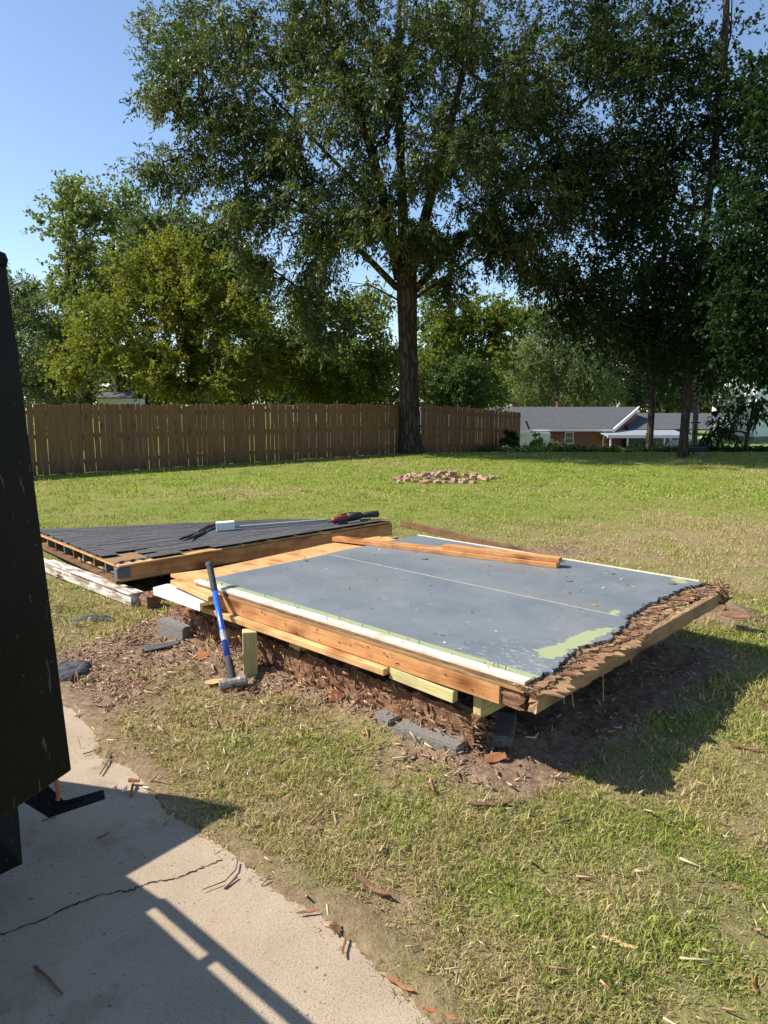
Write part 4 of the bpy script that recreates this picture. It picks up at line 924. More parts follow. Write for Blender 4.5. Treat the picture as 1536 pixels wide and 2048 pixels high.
mb = MB(); slope(mb, l0 - .4, l1 + .4, 59.9, rz_ - 1.4, 64, rz_ - .05); slope(mb, l0 - .4, l1 + .4, 68, rz_ - 1.4, 64.02, rz_ - .05); rf = mb.build('roof', M_shroof, t, world=True)
for cx in (730, 748):
    q_ = atY(cx, 804, 64); mb = MB(); mb.box((q_.x - .25, 63.8, rz_ - .6), (q_.x + .25, 64.3, q_.z)); mb.build('chimney', M_brick, rf, world=True)
# black T-post with tray at the lawn's edge
ty = 24.6; b0_ = atY(1386, 910, ty)
t = thing('metal_stand', 'black T-shaped metal stand with a low tray at the lawn edge', 'stand', (b0_.x, ty, 0))
MBK = _plain('black_metal', (0.02, 0.02, 0.02), (0.012, 0.012, 0.012), 20, 0.6)
mb = MB(); mb.tube([(b0_.x, ty, 0.05), (b0_.x + .02, ty, atY(1389, 845, ty).z)], .03, 8); mb.build('upright', MBK, t, world=True)
mb = MB(); zt = atY(1389, 845, ty).z; mb.box((b0_.x - .14, ty - .03, zt - .03), (b0_.x + .18, ty + .03, zt + .02)); mb.build('crossbar', MBK, t, world=True)
mb = MB(); mb.box((b0_.x - .25, ty - .2, .12), (b0_.x + .42, ty + .2, .27)); mb.build('tray', MBK, t, world=True, bevel=.02)
for sx in (-.2, .36):
    mb = MB(); mb.box((b0_.x + sx - .03, ty - .15, -.03), (b0_.x + sx + .03, ty + .15, .118)); mb.build('foot', MBK, t, world=True)
mb = MB(); mb.box((b0_.x - .02, ty - .55, -.02), (b0_.x + .2, ty - .4, .14)); tag(mb.build('stone_block', M_block, bevel=.02), 'small pale block in front of the black metal stand', 'block')

# ------------------------------------------------------------------ brick pile
M_oldbrick = None
def _ob():
    g = G('old_loose_brick'); o = g.obj(); nz = g.noise(o, 14, 5, 0.65)
    base = g.ramp(g.rand(), [(0.0, (0.30, 0.13, 0.085)), (0.35, (0.36, 0.17, 0.11)), (0.6, (0.33, 0.22, 0.15)), (0.8, (0.42, 0.31, 0.21)), (1.0, (0.38, 0.35, 0.3))])
    return g.done(g.pbr(g.mix(g.ramp(nz, [(0.4, 0.0), (0.7, 0.6)]), base, (0.4, 0.33, 0.25)), 0.92, 0.1, g.bump(nz, 0.6, 0.01)))
M_oldbrick = _ob()
bm_ = [MB() for _ in range(3)]
for k, m in enumerate(bm_): m.box((-.1, -.046, -.03), (.1 - .05 * (k == 2), .046, .03))
bme = [m.mesh('brick', M_oldbrick, 0.006) for m in bm_]
r = random.Random(12); pc = at(895, 960)
for i in range(95):
    f = i / 95
    rr = 0.12 + 1.1 * r.random() ** 0.7; an = r.uniform(0, 6.283)
    bx, by = pc.x + math.cos(an) * rr * 1.05, pc.y + 0.15 + math.sin(an) * rr * 0.85
    hgt = max(0.0, 0.17 * (1 - rr / 1.1)) * r.random()
    if i < 8:
        bx = at(800 + i * 14, 965).x + r.uniform(-.05, .05); by = pc.y - .55 + r.uniform(-.2, .2); hgt = 0
    tilt = R(r.uniform(-28, 28)) if hgt > 0.02 else R(r.uniform(-10, 10))
    M = Matrix.Translation((bx, by, 0.032 + hgt)) @ Matrix.Rotation(r.uniform(0, 6.28), 4, 'Z') @ Matrix.Rotation(tilt, 4, 'Y') @ Matrix.Rotation(R(r.choice([0, 0, 0, 90, 12, -15])), 4, 'X')
    o = bpy.data.objects.new('brick', r.choice(bme)); link(o, None, M)
    tag(o, 'old loose brick in the scattered heap out on the lawn', 'brick', 'bricks of the heap on the lawn')

# ------------------------------------------------------------------ boards helper
def board(name, p0, p1, w, h, mat, parent=None, up=(0, 0, 1), bevel=0.003, warp=0.0, n=1):
    """a plank from p0 to p1 (centre line), width w sideways, height h"""
    p0, p1 = Vector(p0), Vector(p1); L = (p1 - p0).length; m = MB()
    m.box((0, -w / 2, -h / 2), (L, w / 2, h / 2))
    return m.build(name, mat, parent, frame(p0, p1 - p0, up), bevel=bevel)
def rough_beam(name, L, w, h, mat, M, parent=None, amp=0.015, seed=0, nx_=60, frayed=0.05):
    r = random.Random(seed); ny_, nz_ = 5, 6; vs, fs = [], []
    ring = [(-1 + 2 * i / ny_, -1) for i in range(ny_)] + [(1, -1 + 2 * i / nz_) for i in range(nz_)] + [(1 - 2 * i / ny_, 1) for i in range(ny_)] + [(-1, 1 - 2 * i / nz_) for i in range(nz_)]
    k = len(ring); offs = [r.uniform(-frayed, frayed) for _ in ring]
    for i in range(nx_ + 1):
        f = i / nx_
        for j, (a, b) in enumerate(ring):
            nn = float(fbm(np.array(f * L * 9 + j * 0.13), np.array(j * 0.8 + seed * 7.3), 4)) - 0.5
            n2 = float(fbm(np.array(f * L * 30), np.array(j * 2.3 + seed), 2)) - 0.5
            s = 1 + (nn * 2.2 + n2 * 0.9) * amp / (h / 2)
            x = f * L + (offs[j] if i in (0, nx_) else 0)
            vs.append((x, a * w / 2 * s, b * h / 2 * s))
    for i in range(nx_):
        for j in range(k):
            fs.append((i * k + j, i * k + (j + 1) % k, (i + 1) * k + (j + 1) % k, (i + 1) * k + j))
    fs.append(tuple(range(k - 1, -1, -1))); fs.append(tuple(nx_ * k + j for j in range(k)))
    m = MB(); m.add(vs, fs); return m.build(name, mat, parent, M)

# ------------------------------------------------------------------ the painted floor of the old shed
ZT = 0.50
fl = thing('shed_floor', 'grey painted shed floor panel propped up, its right edge rotted and torn', 'floor panel', D(1.5, 1.2, 0))
def _floor():
    g = G('grey_floor_paint'); o = g.obj()       # object space: x = -u, y = v
    sep = g.t.nodes.new('ShaderNodeSeparateXYZ'); g.t.links.new(o, sep.inputs[0]); X, Y = sep.outputs[0], sep.outputs[1]
    n1 = g.noise(o, 2.0, 5, 0.6); n2 = g.noise(o, 24, 5, 0.65)
    c = g.ramp(n1, [(0.3, (0.13, 0.153, 0.174)), (0.7, (0.18, 0.203, 0.219))])
    c = g.mix(g.ramp(g.noise(g.map(o, (1.2, 1.2, 1)), 1.6, 3, 0.5), [(0.5, 0.0), (0.75, 0.35)]), c, (0.2, 0.165, 0.15))
    # scuffs and scratches
    s1 = g.noise(g.map(o, (10, 60, 1), rot=(0, 0, R(20))), 1.0, 3, 0.6, 0.5); s2 = g.noise(g.map(o, (55, 9, 1), rot=(0, 0, R(-12))), 1.0, 3, 0.6, 0.5)
    near = g.ramp(g.math('ADD', g.math('MULTIPLY', X, 0.5), g.math('MULTIPLY', n1, 0.25)), [(-0.0, 0.0), (0.1, 1.0)])
    c = g.mix(g.ramp(s1, [(0.685, 0.0), (0.74, 0.6)]), c, (0.5, 0.52, 0.5))
    c = g.mix(g.ramp(s2, [(0.70, 0.0), (0.75, 0.5)]), c, (0.42, 0.46, 0.44))
    sp = g.noise(o, 70, 2, 0.5)
    c = g.mix(g.ramp(sp, [(0.735, 0.0), (0.755, 0.75)]), c, (0.6, 0.6, 0.56))
    c = g.mix(g.ramp(g.noise(o, 55, 2, 0.5, 0.3), [(0.725, 0.0), (0.74, 0.85)]), c, (0.03, 0.025, 0.02))
    # wood showing at worn zone near the front corner
    d = g.math('POWER', g.math('ADD', g.math('POWER', g.math('ADD', X, 0.12), 2.0), g.math('POWER', g.math('ADD', Y, -0.2), 2.0)), 0.5)
    wz = g.math('MULTIPLY', g.ramp(d, [(0.12, 1.0), (0.55, 0.0)]), g.ramp(g.noise(g.map(o, (30, 70, 1), rot=(0, 0, R(30))), 1.0, 4, 0.7), [(0.56, 0.0), (0.62, 1.0)]))
    c = g.mix(g.math('MULTIPLY', wz, 0.55), c, (0.5, 0.5, 0.42))
    # bare pale green undercoat: a band along the front and patches at the torn edge
    green = g.mix(n2, (0.27, 0.31, 0.165), (0.36, 0.39, 0.215))
    wob = g.math('MULTIPLY', g.math('SUBTRACT', g.noise(o, 16, 4, 0.6), 0.5), 0.12)
    wobs = g.math('MULTIPLY', g.math('SUBTRACT', n2, 0.5), 0.012)
    band = g.math('LESS_THAN', g.math('ADD', Y, wobs), 0.115)
    def patch(cx, cy, ax, ay, rot):
        cr, sr = math.cos(rot), math.sin(rot)
        dx = g.math('SUBTRACT', X, cx); dy = g.math('SUBTRACT', Y, cy)
        a = g.math('DIVIDE', g.math('ADD', g.math('MULTIPLY', dx, cr), g.math('MULTIPLY', dy, sr)), ax)
        b = g.math('DIVIDE', g.math('SUBTRACT', g.math('MULTIPLY', dy, cr), g.math('MULTIPLY', dx, sr)), ay)
        r2 = g.math('POWER', g.math('ADD', g.math('MULTIPLY', a, a), g.math('MULTIPLY', b, b)), 0.5)
        return g.math('LESS_THAN', g.math('ADD', r2, g.math('MULTIPLY', wob, 17.0)), 1.0)
    msk = band
    for q in ((-0.12, 0.44, 0.07, 0.11, 0.0), (-0.10, 0.63, 0.055, 0.17, -0.1), (-0.10, 0.85, 0.05, 0.17, -0.2), (-0.2, 1.32, 0.03, 0.05, 0.2), (-0.22, 2.38, 0.045, 0.08, 0.6)):
        msk = g.math('MAXIMUM', msk, patch(*q))
    c = g.mix(msk, c, green)
    return g.done(g.pbr(c, g.ramp(n1, [(0.3, 0.34), (0.7, 0.5)]), 0.45, g.bump(n2, 0.06, 0.003)))
M_floor = _floor()
torn = [(0.02, 0.02), (-0.01, 0.09), (0.03, 0.27), (0.08, 0.51), (0.07, 0.68), (0.01, 0.82), (0.11, 1.2), (0.18, 1.33), (0.2, 1.77), (0.19, 2.05), (0.1, 2.47)]
torn = [(u_ * 0.72 - 0.012, v_) for u_, v_ in torn]
def torn_u(v, amp=1.0, seed=0):
    for (u0, v0), (u1, v1) in zip(torn[:-1], torn[1:]):
        if v <= v1 or v1 == torn[-1][1]:
            t = (v - v0) / (v1 - v0); base = u0 + (u1 - u0) * t; break
    return base + amp * (0.05 * (float(fbm(np.array(v * 14 + seed), np.array(seed * 3.1), 3)) - 0.5) + 0.04 * (float(fbm(np.array(v * 60), np.array(seed + 5.0), 2)) - 0.5))
def sheet(name, v0, v1, ul, z0, z1, mat, parent, uoff=0.0, amp=1.0, seed=0):
    vv = [v0 + (v1 - v0) * i / 150 for i in range(151)]
    pts = [(-ul, v0)] + [(-(torn_u(v, amp, seed) + uoff), v) for v in vv] + [(-ul, v1)]
    m = MB(); m.prism(pts, z0, z1); return m.build(name, mat, parent, MD)
sheet('floor_sheet', 0.062, 1.265, 2.72, ZT - .016, ZT, M_floor, fl, 0.0, 1.0, 1)
sheet('floor_sheet', 1.285, 2.44, 2.74, ZT - .016, ZT + .001, M_floor, fl, 0.0, 1.0, 2)
g_ = _plain('raw_seam_wood', (0.62, 0.55, 0.4), (0.42, 0.33, 0.2), 20, 0.9)
mb = MB(); pts = []
for i in range(60):
    uu = 0.16 + (2.72 - .16) * i / 59; pts.append((-uu, 1.2665 + rnd.uniform(-.0, .002)))
mb.box((-2.72, 1.2655, ZT - .016), (-.15, 1.2845, ZT - .004)); mb.build('seam_strip', g_, fl, MD)
sheet('subfloor_sheet', 0.0, 2.47, 2.72, ZT - .0225, ZT - .0165, M_dryedge, fl, -0.035, 1.9, 5)
sheet('subfloor_sheet', 0.0, 2.47, 2.72, ZT - .030, ZT - .0230, M_rot, fl, -0.075, 2.2, 9)
sheet('subfloor_sheet', 0.0, 2.47, 2.72, ZT - .037, ZT - .0305, M_dryedge, fl, -0.125, 2.2, 13)
mb = MB(); mb.prism([(-2.725, 0.0), (-2.725, 2.2), (-3.02, 2.2), (-3.1, 1.6), (-3.06, 1.0), (-3.02, 0.35), (-3.1, 0.02)], ZT - .036, ZT - .012); mb.build('bare_sheet', M_ply, fl, MD)
mb = MB(); mb.box((-2.75, 0.0, ZT - .0162), (-0.0, 0.059, ZT + .003)); mb.build('edge_strip', _plain('chalky_white_strip', (0.72, 0.68, 0.6), (0.42, 0.35, 0.26), 9, 0.75, bump=.2), fl, MD, bevel=.002)
mb = MB(); mb.box((-2.74, 2.445, ZT - .016), (-.1, 2.47, ZT + .006)); mb.build('back_strip', _plain('cream_strip', (0.62, 0.56, 0.42), (0.45, 0.38, 0.26), 25, 0.8), fl, MD, bevel=.002)
mb = MB(); mb.box((-2.7, -.008, ZT - .050), (0.0, .03, ZT - .037)); mb.build('plywood_edge', wood('brown_ply_edge', (0.33, 0.2, 0.09), (0.2, 0.11, 0.05), knots=False), fl, MD)
board('front_joist', D(2.46, .012, ZT - .0975), D(0.13, .012, ZT - .0975), .038, .092, M_pine, fl)
rough_beam('front_joist_stub', 0.11, .045, .085, M_rot, frame(D(.128, .025, ZT - .0975), -U), fl, .012, 8, 8, .02)
# right rim and its split top
rough_beam('end_joist', 2.54, .045, .088, M_dryedge, frame(D(-.052, -.01, ZT - .08), V), fl, .006, 31, 160, .012)
for uu in (0.35, 0.75, 1.15, 1.55, 1.95, 2.35): board('cross_joist', D(uu, .06, ZT - .105), D(uu, 2.42, ZT - .105), .038, .13, M_oldboard, fl)
board('back_joist', D(2.72, 2.44, ZT - .107), D(.0, 2.44, ZT - .107), .038, .135, M_oldboard, fl)
board('left_joist', D(2.98, .05, ZT - .107), D(2.98, 2.42, ZT - .107), .038, .135, M_pine2, fl)
r = random.Random(44)
def box_cloud(name, items, cols, parent, M0, mat):
    """joined little slabs, each (matrix, half sizes), each its own wood colour"""
    VV, CC = [], []
    for (M, (a, b, c)) in items:
        col = np.array(r.choice(cols)) * r.uniform(.75, 1.25)
        for q in ((-1,-1,-1),(1,-.5,-1),(1,.4,-1),(-1,1,-1),(-1,-1,1),(1,-.5,1),(1,.4,1),(-1,1,1)):
            VV.append(tuple(M0 @ (M @ Vector((q[0]*a, q[1]*b, q[2]*c))))); CC.append(col)
    b_ = np.arange(len(items))[:, None] * 8
    FF = np.concatenate([b_ + np.array(q) for q in ((0,3,2,1),(4,5,6,7),(0,1,5,4),(1,2,6,5),(2,3,7,6),(3,0,4,7))], 0)
    return struct(link(bpy.data.objects.new(name, fast_mesh(name, np.array(VV), FF, mat, np.array(CC))), parent, Matrix.Identity(4)), 'stuff')
ROTC = [(.3, .175, .11), (.22, .115, .072), (.38, .245, .155), (.15, .075, .05), (.33, .2, .135), (.08, .043, .03), (.43, .3, .185)]
it = []
for i in range(620):
    v = r.uniform(-0.02, 2.5); e = torn_u(min(max(v, 0.02), 2.47), 1.0, 3); u0 = -.058 + (e + .03 + .058) * r.random(); f_ = (u0 + .058) / (e + .09)
    ln = r.choice([.006, .010, .016, .026, .045, .07]) * (0.35 + 0.75 * f_)
    M = Matrix.Translation((-u0, v, ZT - .036 + .012 * f_ + r.uniform(-.006, .010))) @ Matrix.Rotation(R(r.choice([r.gauss(10, 10), r.gauss(10, 10), r.gauss(60, 40)])), 4, 'Z') @ Matrix.Rotation(R(r.gauss(0, 7)), 4, 'Y') @ Matrix.Rotation(R(r.gauss(0, 15)), 4, 'X')
    it.append((M, (ln, r.uniform(.001, .0055), r.uniform(.0008, .0025))))
box_cloud('rotten_splinters', it, ROTC, fl, MD, M_chips)
it = []
for i in range(260):
    v = r.uniform(0.0, 2.47); e = torn_u(v, 1.0, 1); M = Matrix.Translation((-(e - r.uniform(-.010, .012)), v, ZT - .009 + r.uniform(-.006, .008))) @ Matrix.Rotation(r.uniform(0, 6.28), 4, 'Z') @ Matrix.Rotation(R(r.gauss(0, 25)), 4, 'Y')
    it.append((M, (r.uniform(.004, .014), .005, .002)))
box_cloud('charred_crumbs', it, [(.05, .032, .025), (.02, .013, .011), (.1, .06, .04)], fl, MD, M_chips)
# frayed clump at the far right corner and fibres hanging down
mb = MB()
for i in range(36):
    M = Matrix.Translation((.03 + r.uniform(-.05, .09), 2.45 + r.uniform(-.12, .1), ZT - .03 + r.uniform(-.07, .03))) @ Matrix.Rotation(r.uniform(0, 6.28), 4, 'Z') @ Matrix.Rotation(R(r.gauss(15, 25)), 4, 'Y')
    mb.box((-.035, -.006, -.003), (.035, .006, .003), M)
o = mb.build('frayed_corner', M_rot, fl, MD); struct(o, 'stuff')
for (u_, v_, ln) in ((-.075, .3, .09), (-.075, .62, .16), (-.07, .22, .05), (-.07, .95, .05)):
    mb = MB(); mb.tube([(-u_, v_, ZT - .1), (-u_ + .01, v_ + .005, ZT - .1 - ln)], .0018, 4); mb.build('hanging_fibre', M_paleChip, fl, MD)
# nails standing and lying on the floor, crumbs
mb = MB()
for (x, y) in [(1135, 1145), (1232, 1140), (1330, 1140), (600, 1165), (715, 1150), (640, 1175), (820, 1215), (560, 1200), (860, 1190), (930, 1290), (700, 1180), (760, 1200), (500, 1150), (540, 1130), (575, 1140), (1000, 1120), (845, 1120), (610, 1120), (900, 1270), (590, 1215)]:
    p = at(x, y, ZT); hh = r.choice([.03, .012, .02]); mb.tube([p, p + Vector((r.uniform(-.008, .008), r.uniform(-.008, .008), hh))], .0014, 5); mb.tube([p + Vector((0, 0, hh)), p + Vector((0, 0, hh + .002))], .004, 6)
for k in range(70):
    p = D(r.uniform(.3, 2.6), r.uniform(.15, 2.35), ZT + .003); a = r.uniform(0, 6.28); mb.tube([p, p + Vector((math.cos(a), math.sin(a), 0)) * r.uniform(.008, .03)], .0015, 4)
struct(mb.build('nails', M_nail, fl, world=True), 'stuff')
mb = MB()
for k in range(16):
    p = D(r.uniform(.15, 2.4), -.008 + .0, ZT - .0975 + r.uniform(-.035, .035)); mb.tube([p, p - V * .006], .003, 6)
for k in range(26):
    p = D(r.uniform(.05, 2.65), r.uniform(.01, .1), ZT + .003); mb.tube([p, p + Vector((r.uniform(-.01, .01), r.uniform(-.01, .01), r.choice([.004, .02])))], .002, 5)
struct(mb.build('rusty_nails', M_rust, fl, world=True), 'stuff')
CH = ['brown chip nearest the back edge of the grey floor', 'brown flake beside the end of the stacked boards', 'pale pebble-like chip on the right half of the floor', 'dark red leaf scrap on the right half of the floor', 'pale curled shaving near the seam end', 'small dark leaf scrap between stacked boards and seam', 'tiny pale chip near the back right of the floor', 'thin dark twig piece near the back right corner', 'brown crumb in front of the long stacked board', 'brown crumb near the left end of the seam']
for ci_, (x, y, s_, m_) in enumerate([(1225, 1147, .05, M_bark_chip), (1138, 1162, .055, M_bark_chip), (1208, 1175, .03, M_paleChip), (1253, 1169, .03, M_leafdead), (1190, 1210, .045, M_paleChip), (1137, 1185, .04, M_leafdead), (1243, 1158, .035, M_paleChip), (1345, 1167, .06, M_twig), (850, 1118, .05, M_bark_chip), (612, 1121, .05, M_bark_chip)]):
    p = at(x, y, ZT + .006); mb = MB(); mb.prism([(s_ * .5 * math.cos(a) * r.uniform(.6, 1.1), s_ * .28 * math.sin(a) * r.uniform(.6, 1.1)) for a in [i * .785 for i in range(8)]], 0, .006); o = mb.build('wood_chip', m_, None, Matrix.Translation(p - Vector((0, 0, .005))) @ Matrix.Rotation(r.uniform(-.6, .6), 4, 'Z') @ Matrix.Rotation(R(r.uniform(-8, 8)), 4, 'Y'))
    tag(o, CH[ci_], 'wood chip', 'chips on the grey floor panel')

# ------------------------------------------------------------------ supports under the floor
def b2(name, label, p0, p1, w, h, mat, cat='board', **k): return tag(board(name, p0, p1, w, h, mat, **k), label, cat)
b2('lumber_board', 'two-by-four lying under the orange front joist of the floor', D(2.58, -.005, .333), D(.84, .0, .333), .089, .038, M_pine2)
b2('lumber_board', 'short wide board end jutting out left of the front joist', D(2.98, .0, ZT - .045), D(2.40, -.055, ZT - .052), .10, .036, M_pine2)
b2('treated_board', 'greenish treated two-by-four shim under the front joist corner', D(.83, .01, .325), D(.40, .01, .312), .04, .062, M_treated)
b2('treated_board', 'treated joist running back beneath the torn corner', D(.30, .055, .292), D(.27, 2.3, .292), .05, .15, M_treated)
b2('treated_board', 'treated block wedged under the middle of the front joist', D(1.66, .02, .28), D(1.60, .42, .26), .12, .06, M_treated)
pf = at(500, 1356, 0.0)
b2('treated_post', 'short pale treated post standing beneath the front joist', (pf.x, pf.y + .02, -.02), (pf.x, pf.y + .03, .31), .092, .089, M_treated, 'post', up=(0.2, -1, 0), bevel=.004)
p0 = at(424, 1284, .07); p1 = at(492, 1240, .12)
b2('treated_board', 'pale treated offcut leaning behind the sledgehammer handle', p0, p0 + (p1 - p0) * 1.5, .04, .085, M_treated, up=(0, -.5, 1))
p0 = at(672, 1405, .02); p1 = at(681, 1315, .22)
b2('stake_plank', 'reddish brown pointed plank leaning under the front joist', p0, p0 + (p1 - p0) * 1.15, .075, .02, M_redwood, 'plank', up=(.1, -1, .4))
sb = rough_beam('rotten_sill_beam', 2.9, .11, .21, M_rot, frame(D(3.2, .11, .115), -U), None, .045, 2, 150, .04)
tag(sb, 'long crumbling rotten sill beam on the ground below the floor', 'beam')
it = []
for i in range(260):
    u0 = r.uniform(.3, 3.15); zz_ = .23 * r.random() ** .8
    M = Matrix.Translation((-u0, .045 - .03 * r.random() - (.23 - zz_) * .12, zz_)) @ Matrix.Rotation(R(r.gauss(0, 14)), 4, 'Z') @ Matrix.Rotation(R(r.choice([r.gauss(0, 12), r.gauss(70, 30)])), 4, 'Y') @ Matrix.Rotation(R(90 + r.gauss(0, 25)), 4, 'X')
    it.append((M, (r.uniform(.006, .035), r.uniform(.002, .008), r.uniform(.001, .004))))
for i in range(160):
    M = Matrix.Translation((-.29 + r.uniform(-.015, .02), .11 + r.uniform(-.07, .06), .21 * r.random())) @ Matrix.Rotation(R(r.gauss(0, 20)), 4, 'Z') @ Matrix.Rotation(R(r.gauss(0, 20)), 4, 'Y')
    it.append((M, (r.uniform(.006, .03), r.uniform(.002, .006), r.uniform(.001, .004))))
box_cloud('loose_fibres', it, [tuple(c_ * .7 for c_ in q) for q in ROTC], sb, MD, M_chips)
def block(label, M, sz, hollow=False, name='concrete_block'):
    m = MB(); x, y, z = sz; m.box((-x/2, -y/2, -z/2), (x/2, y/2, z/2)); o = m.build(name, M_block, None, M, bevel=.008, seg=2); return tag(o, label, 'block')
def onD(u, v, z, rz=0.0): return MD @ Matrix.Translation((-u, v, z)) @ Matrix.Rotation(rz, 4, 'Z')
block('grey block half buried under the corner end of the rotten beam', onD(.55, .0, .035, .1), (.40, .12, .09))
block('dark block in the shade under the torn floor corner', onD(.36, .33, .015, .5), (.18, .3, .12))
block('rough block piece at the middle of the rotten beam', onD(.86, .0, .03, -.1), (.14, .09, .1))
block('grey block at the left end of the rotten beam', onD(3.02, .02, .05, .05), (.34, .15, .17))
mb = MB(); a = D(.31, .05, .20); mb.tube([a, a + Vector((.05, -.02, -.03))], .004, 6); tag(mb.build('steel_spike', M_nail), 'shiny nail sticking out of the rotten beam end', 'nail')
# white flashing under the jutting board
mb = MB(); mb.prism([(0, 0), (.62, 0), (.62, .16), (.10, .19), (-.02, .12)], 0, .006); mb.box((0, -.006, -.05), (.62, 0, .006))
tag(mb.build('white_flashing', M_white, None, frame(D(3.10, -.12, ZT - .095), -U)), 'bent white metal flashing sticking out beside the jutting board', 'flashing')

# ------------------------------------------------------------------ boards lying on the floor
b2('lumber_board', 'long orange two-by-four lying across the back of the grey floor', D(3.12, 1.72, ZT + .020), D(1.055, 2.155, ZT + .020), .089, .038, M_pine)
b2('lumber_board', 'shorter orange two-by-four stacked on top of the long one', D(2.03, 1.965, ZT + .059), D(1.045, 2.17, ZT + .059), .085, .038, M_pine)
b2('lumber_board', 'thin orange strip board lying just behind the stacked pair', D(2.85, 1.88, ZT + .012), D(2.0, 2.10, ZT + .012), .05, .02, M_pine)
pl_ = atY(806, 1047, 7.75); pr_ = at(1075, 1112, ZT - .02) 
b2('lumber_board', 'dark weathered board slanting up beyond the back edge of the floor', pl_, pr_ + (pr_ - pl_) * .12, .03, .07, M_oldboard)
b2('lumber_board', 'short pale offcut beside the corner of the fallen roof', at(755, 1078, .38), at(795, 1079, .38), .06, .038, M_pine2, 'offcut')
mb = MB(); a = D(1.05, 2.15, ZT + .045); mb.tube([a, a + Vector((.045, -.02, .005))], .003, 5); mb.tube([a + Vector((0, 0, .02)), a + Vector((.05, .0, .01))], .003, 5); tag(mb.build('bent_nail', M_rust), 'rusty nails poking from the end of the stacked two-by-fours', 'nail')

# ------------------------------------------------------------------ fallen shingle roof
A = atY(232, 1128, 6.2); B = atY(782, 1040, 8.1); Cc = atY(70, 1063, 8.5); Dd = atY(565, 1040, 9.9)
def rp(s, t): return A * (1 - s) * (1 - t) + B * s * (1 - t) + Cc * (1 - s) * t + Dd * s * t
def rn(s, t):
    ds = (B - A) * (1 - t) + (Dd - Cc) * t; dt = (Cc - A) * (1 - s) + (Dd - B) * s
    return ds.normalized(), dt.normalized(), ds.cross(dt).normalized()
rf = thing('fallen_roof', 'dark shingled shed roof section lying flat behind the grey floor', 'roof section', (A.x, A.y, 0))
LS = (B - A).length; LT = (Cc - A).length
def patch_mesh(name, s0, s1, t0, t1, up0, up1, mat, n=12):
    vs, fs = [], []
    for i in range(n + 1):
        for j in range(n + 1):
            s, t = s0 + (s1 - s0) * i / n, t0 + (t1 - t0) * j / n; _, _, nn = rn(s, t); p = rp(s, t); vs.append(p + nn * up0); vs.append(p + nn * up1)
    ix = lambda i, j, k: (i * (n + 1) + j) * 2 + k
    for i in range(n):
        for j in range(n):
            fs.append((ix(i, j, 1), ix(i + 1, j, 1), ix(i + 1, j + 1, 1), ix(i, j + 1, 1))); fs.append((ix(i, j, 0), ix(i, j + 1, 0), ix(i + 1, j + 1, 0), ix(i + 1, j, 0)))
    for i in range(n):
        fs += [(ix(i, 0, 0), ix(i + 1, 0, 0), ix(i + 1, 0, 1), ix(i, 0, 1)), (ix(i, n, 1), ix(i + 1, n, 1), ix(i + 1, n, 0), ix(i, n, 0)), (ix(0, i, 1), ix(0, i + 1, 1), ix(0, i + 1, 0), ix(0, i, 0)), (ix(n, i, 0), ix(n, i + 1, 0), ix(n, i + 1, 1), ix(n, i, 1))]
    m = MB(); m.add(vs, fs); return m.build(name, mat, rf, world=True)
patch_mesh('sheathing', 0.0, 1.0, 0.0, 1.0, -.03, -.012, M_ply)
patch_mesh('roof_felt', 0.0, 0.995, 0.03, 0.995, -.0118, -.009, M_feltbrown)
def _sh():
    g = G('roof_shingle'); o = g.obj(); nz = g.noise(o, 160, 4, 0.7); n2 = g.noise(o, 9, 4, 0.6)
    c = g.ramp(nz, [(0.3, (0.04, 0.041, 0.045)), (0.7, (0.105, 0.107, 0.115))])
    c = g.mix(g.math('MULTIPLY', g.rand(), 0.7), c, (0.05, 0.05, 0.053)); c = g.mix(g.ramp(n2, [(0.45, 0.0), (0.75, 0.6)]), c, (0.145, 0.138, 0.132))
    return g.done(g.pbr(c, 0.88, 0.2, g.bump(nz, 0.5, 0.004)))
M_shingle = _sh()
r = random.Random(90); EXP = 0.145; TW = 0.31
shv = []
for k in range(5):
    m = MB(); w = TW * .978; nn_ = 6; pts = [(-w/2, -.012 + r.uniform(-.004, .004))] + [(-w/2 + w * i / nn_, -.012 + r.uniform(-.006, .006)) for i in range(1, nn_)] + [(w/2, -.012 + r.uniform(-.004, .004)), (w/2, .2), (-w/2, .2)]
    m.prism(pts, 0, .0026); shv.append(m.mesh('shingle', M_shingle))
nrow = int(LT / EXP)
for j in range(nrow + 1):
    t = (j * EXP) / LT
    if t > 0.985: break
    off = (j % 2) * TW / 2 + r.uniform(-.02, .02); x = -off + TW / 2
    if x - TW / 2 < -.01: x_first = (x + TW / 2) / 2
    else: x_first = None
    while x < LS - TW * .4:
        s = (x_first if x_first is not None else x) / LS; scx = 1.0 if x_first is None else 2 * x_first / TW; x_first = None
        if s > 0.0 and not (j == 0 and (s < .13 or .24 < s < .33)) and not (j in (1, 2) and s < .15) and not (j == 3 and .08 < s < .2):
            ds, dt, nn = rn(s, t); p = rp(s, t) + nn * (.002 + r.uniform(0, .003))
            M = frame(p, ds, nn) @ Matrix.Rotation(R(-0.9 + r.gauss(0, .3)), 4, 'X') @ Matrix.Rotation(R(r.gauss(0, .5)), 4, 'Z')
            M = Matrix.Translation(nn * .0085) @ M @ Matrix.Diagonal((scx, 1, 1, 1))
            link(bpy.data.objects.new('shingle', r.choice(shv)), rf, M)
        x += TW
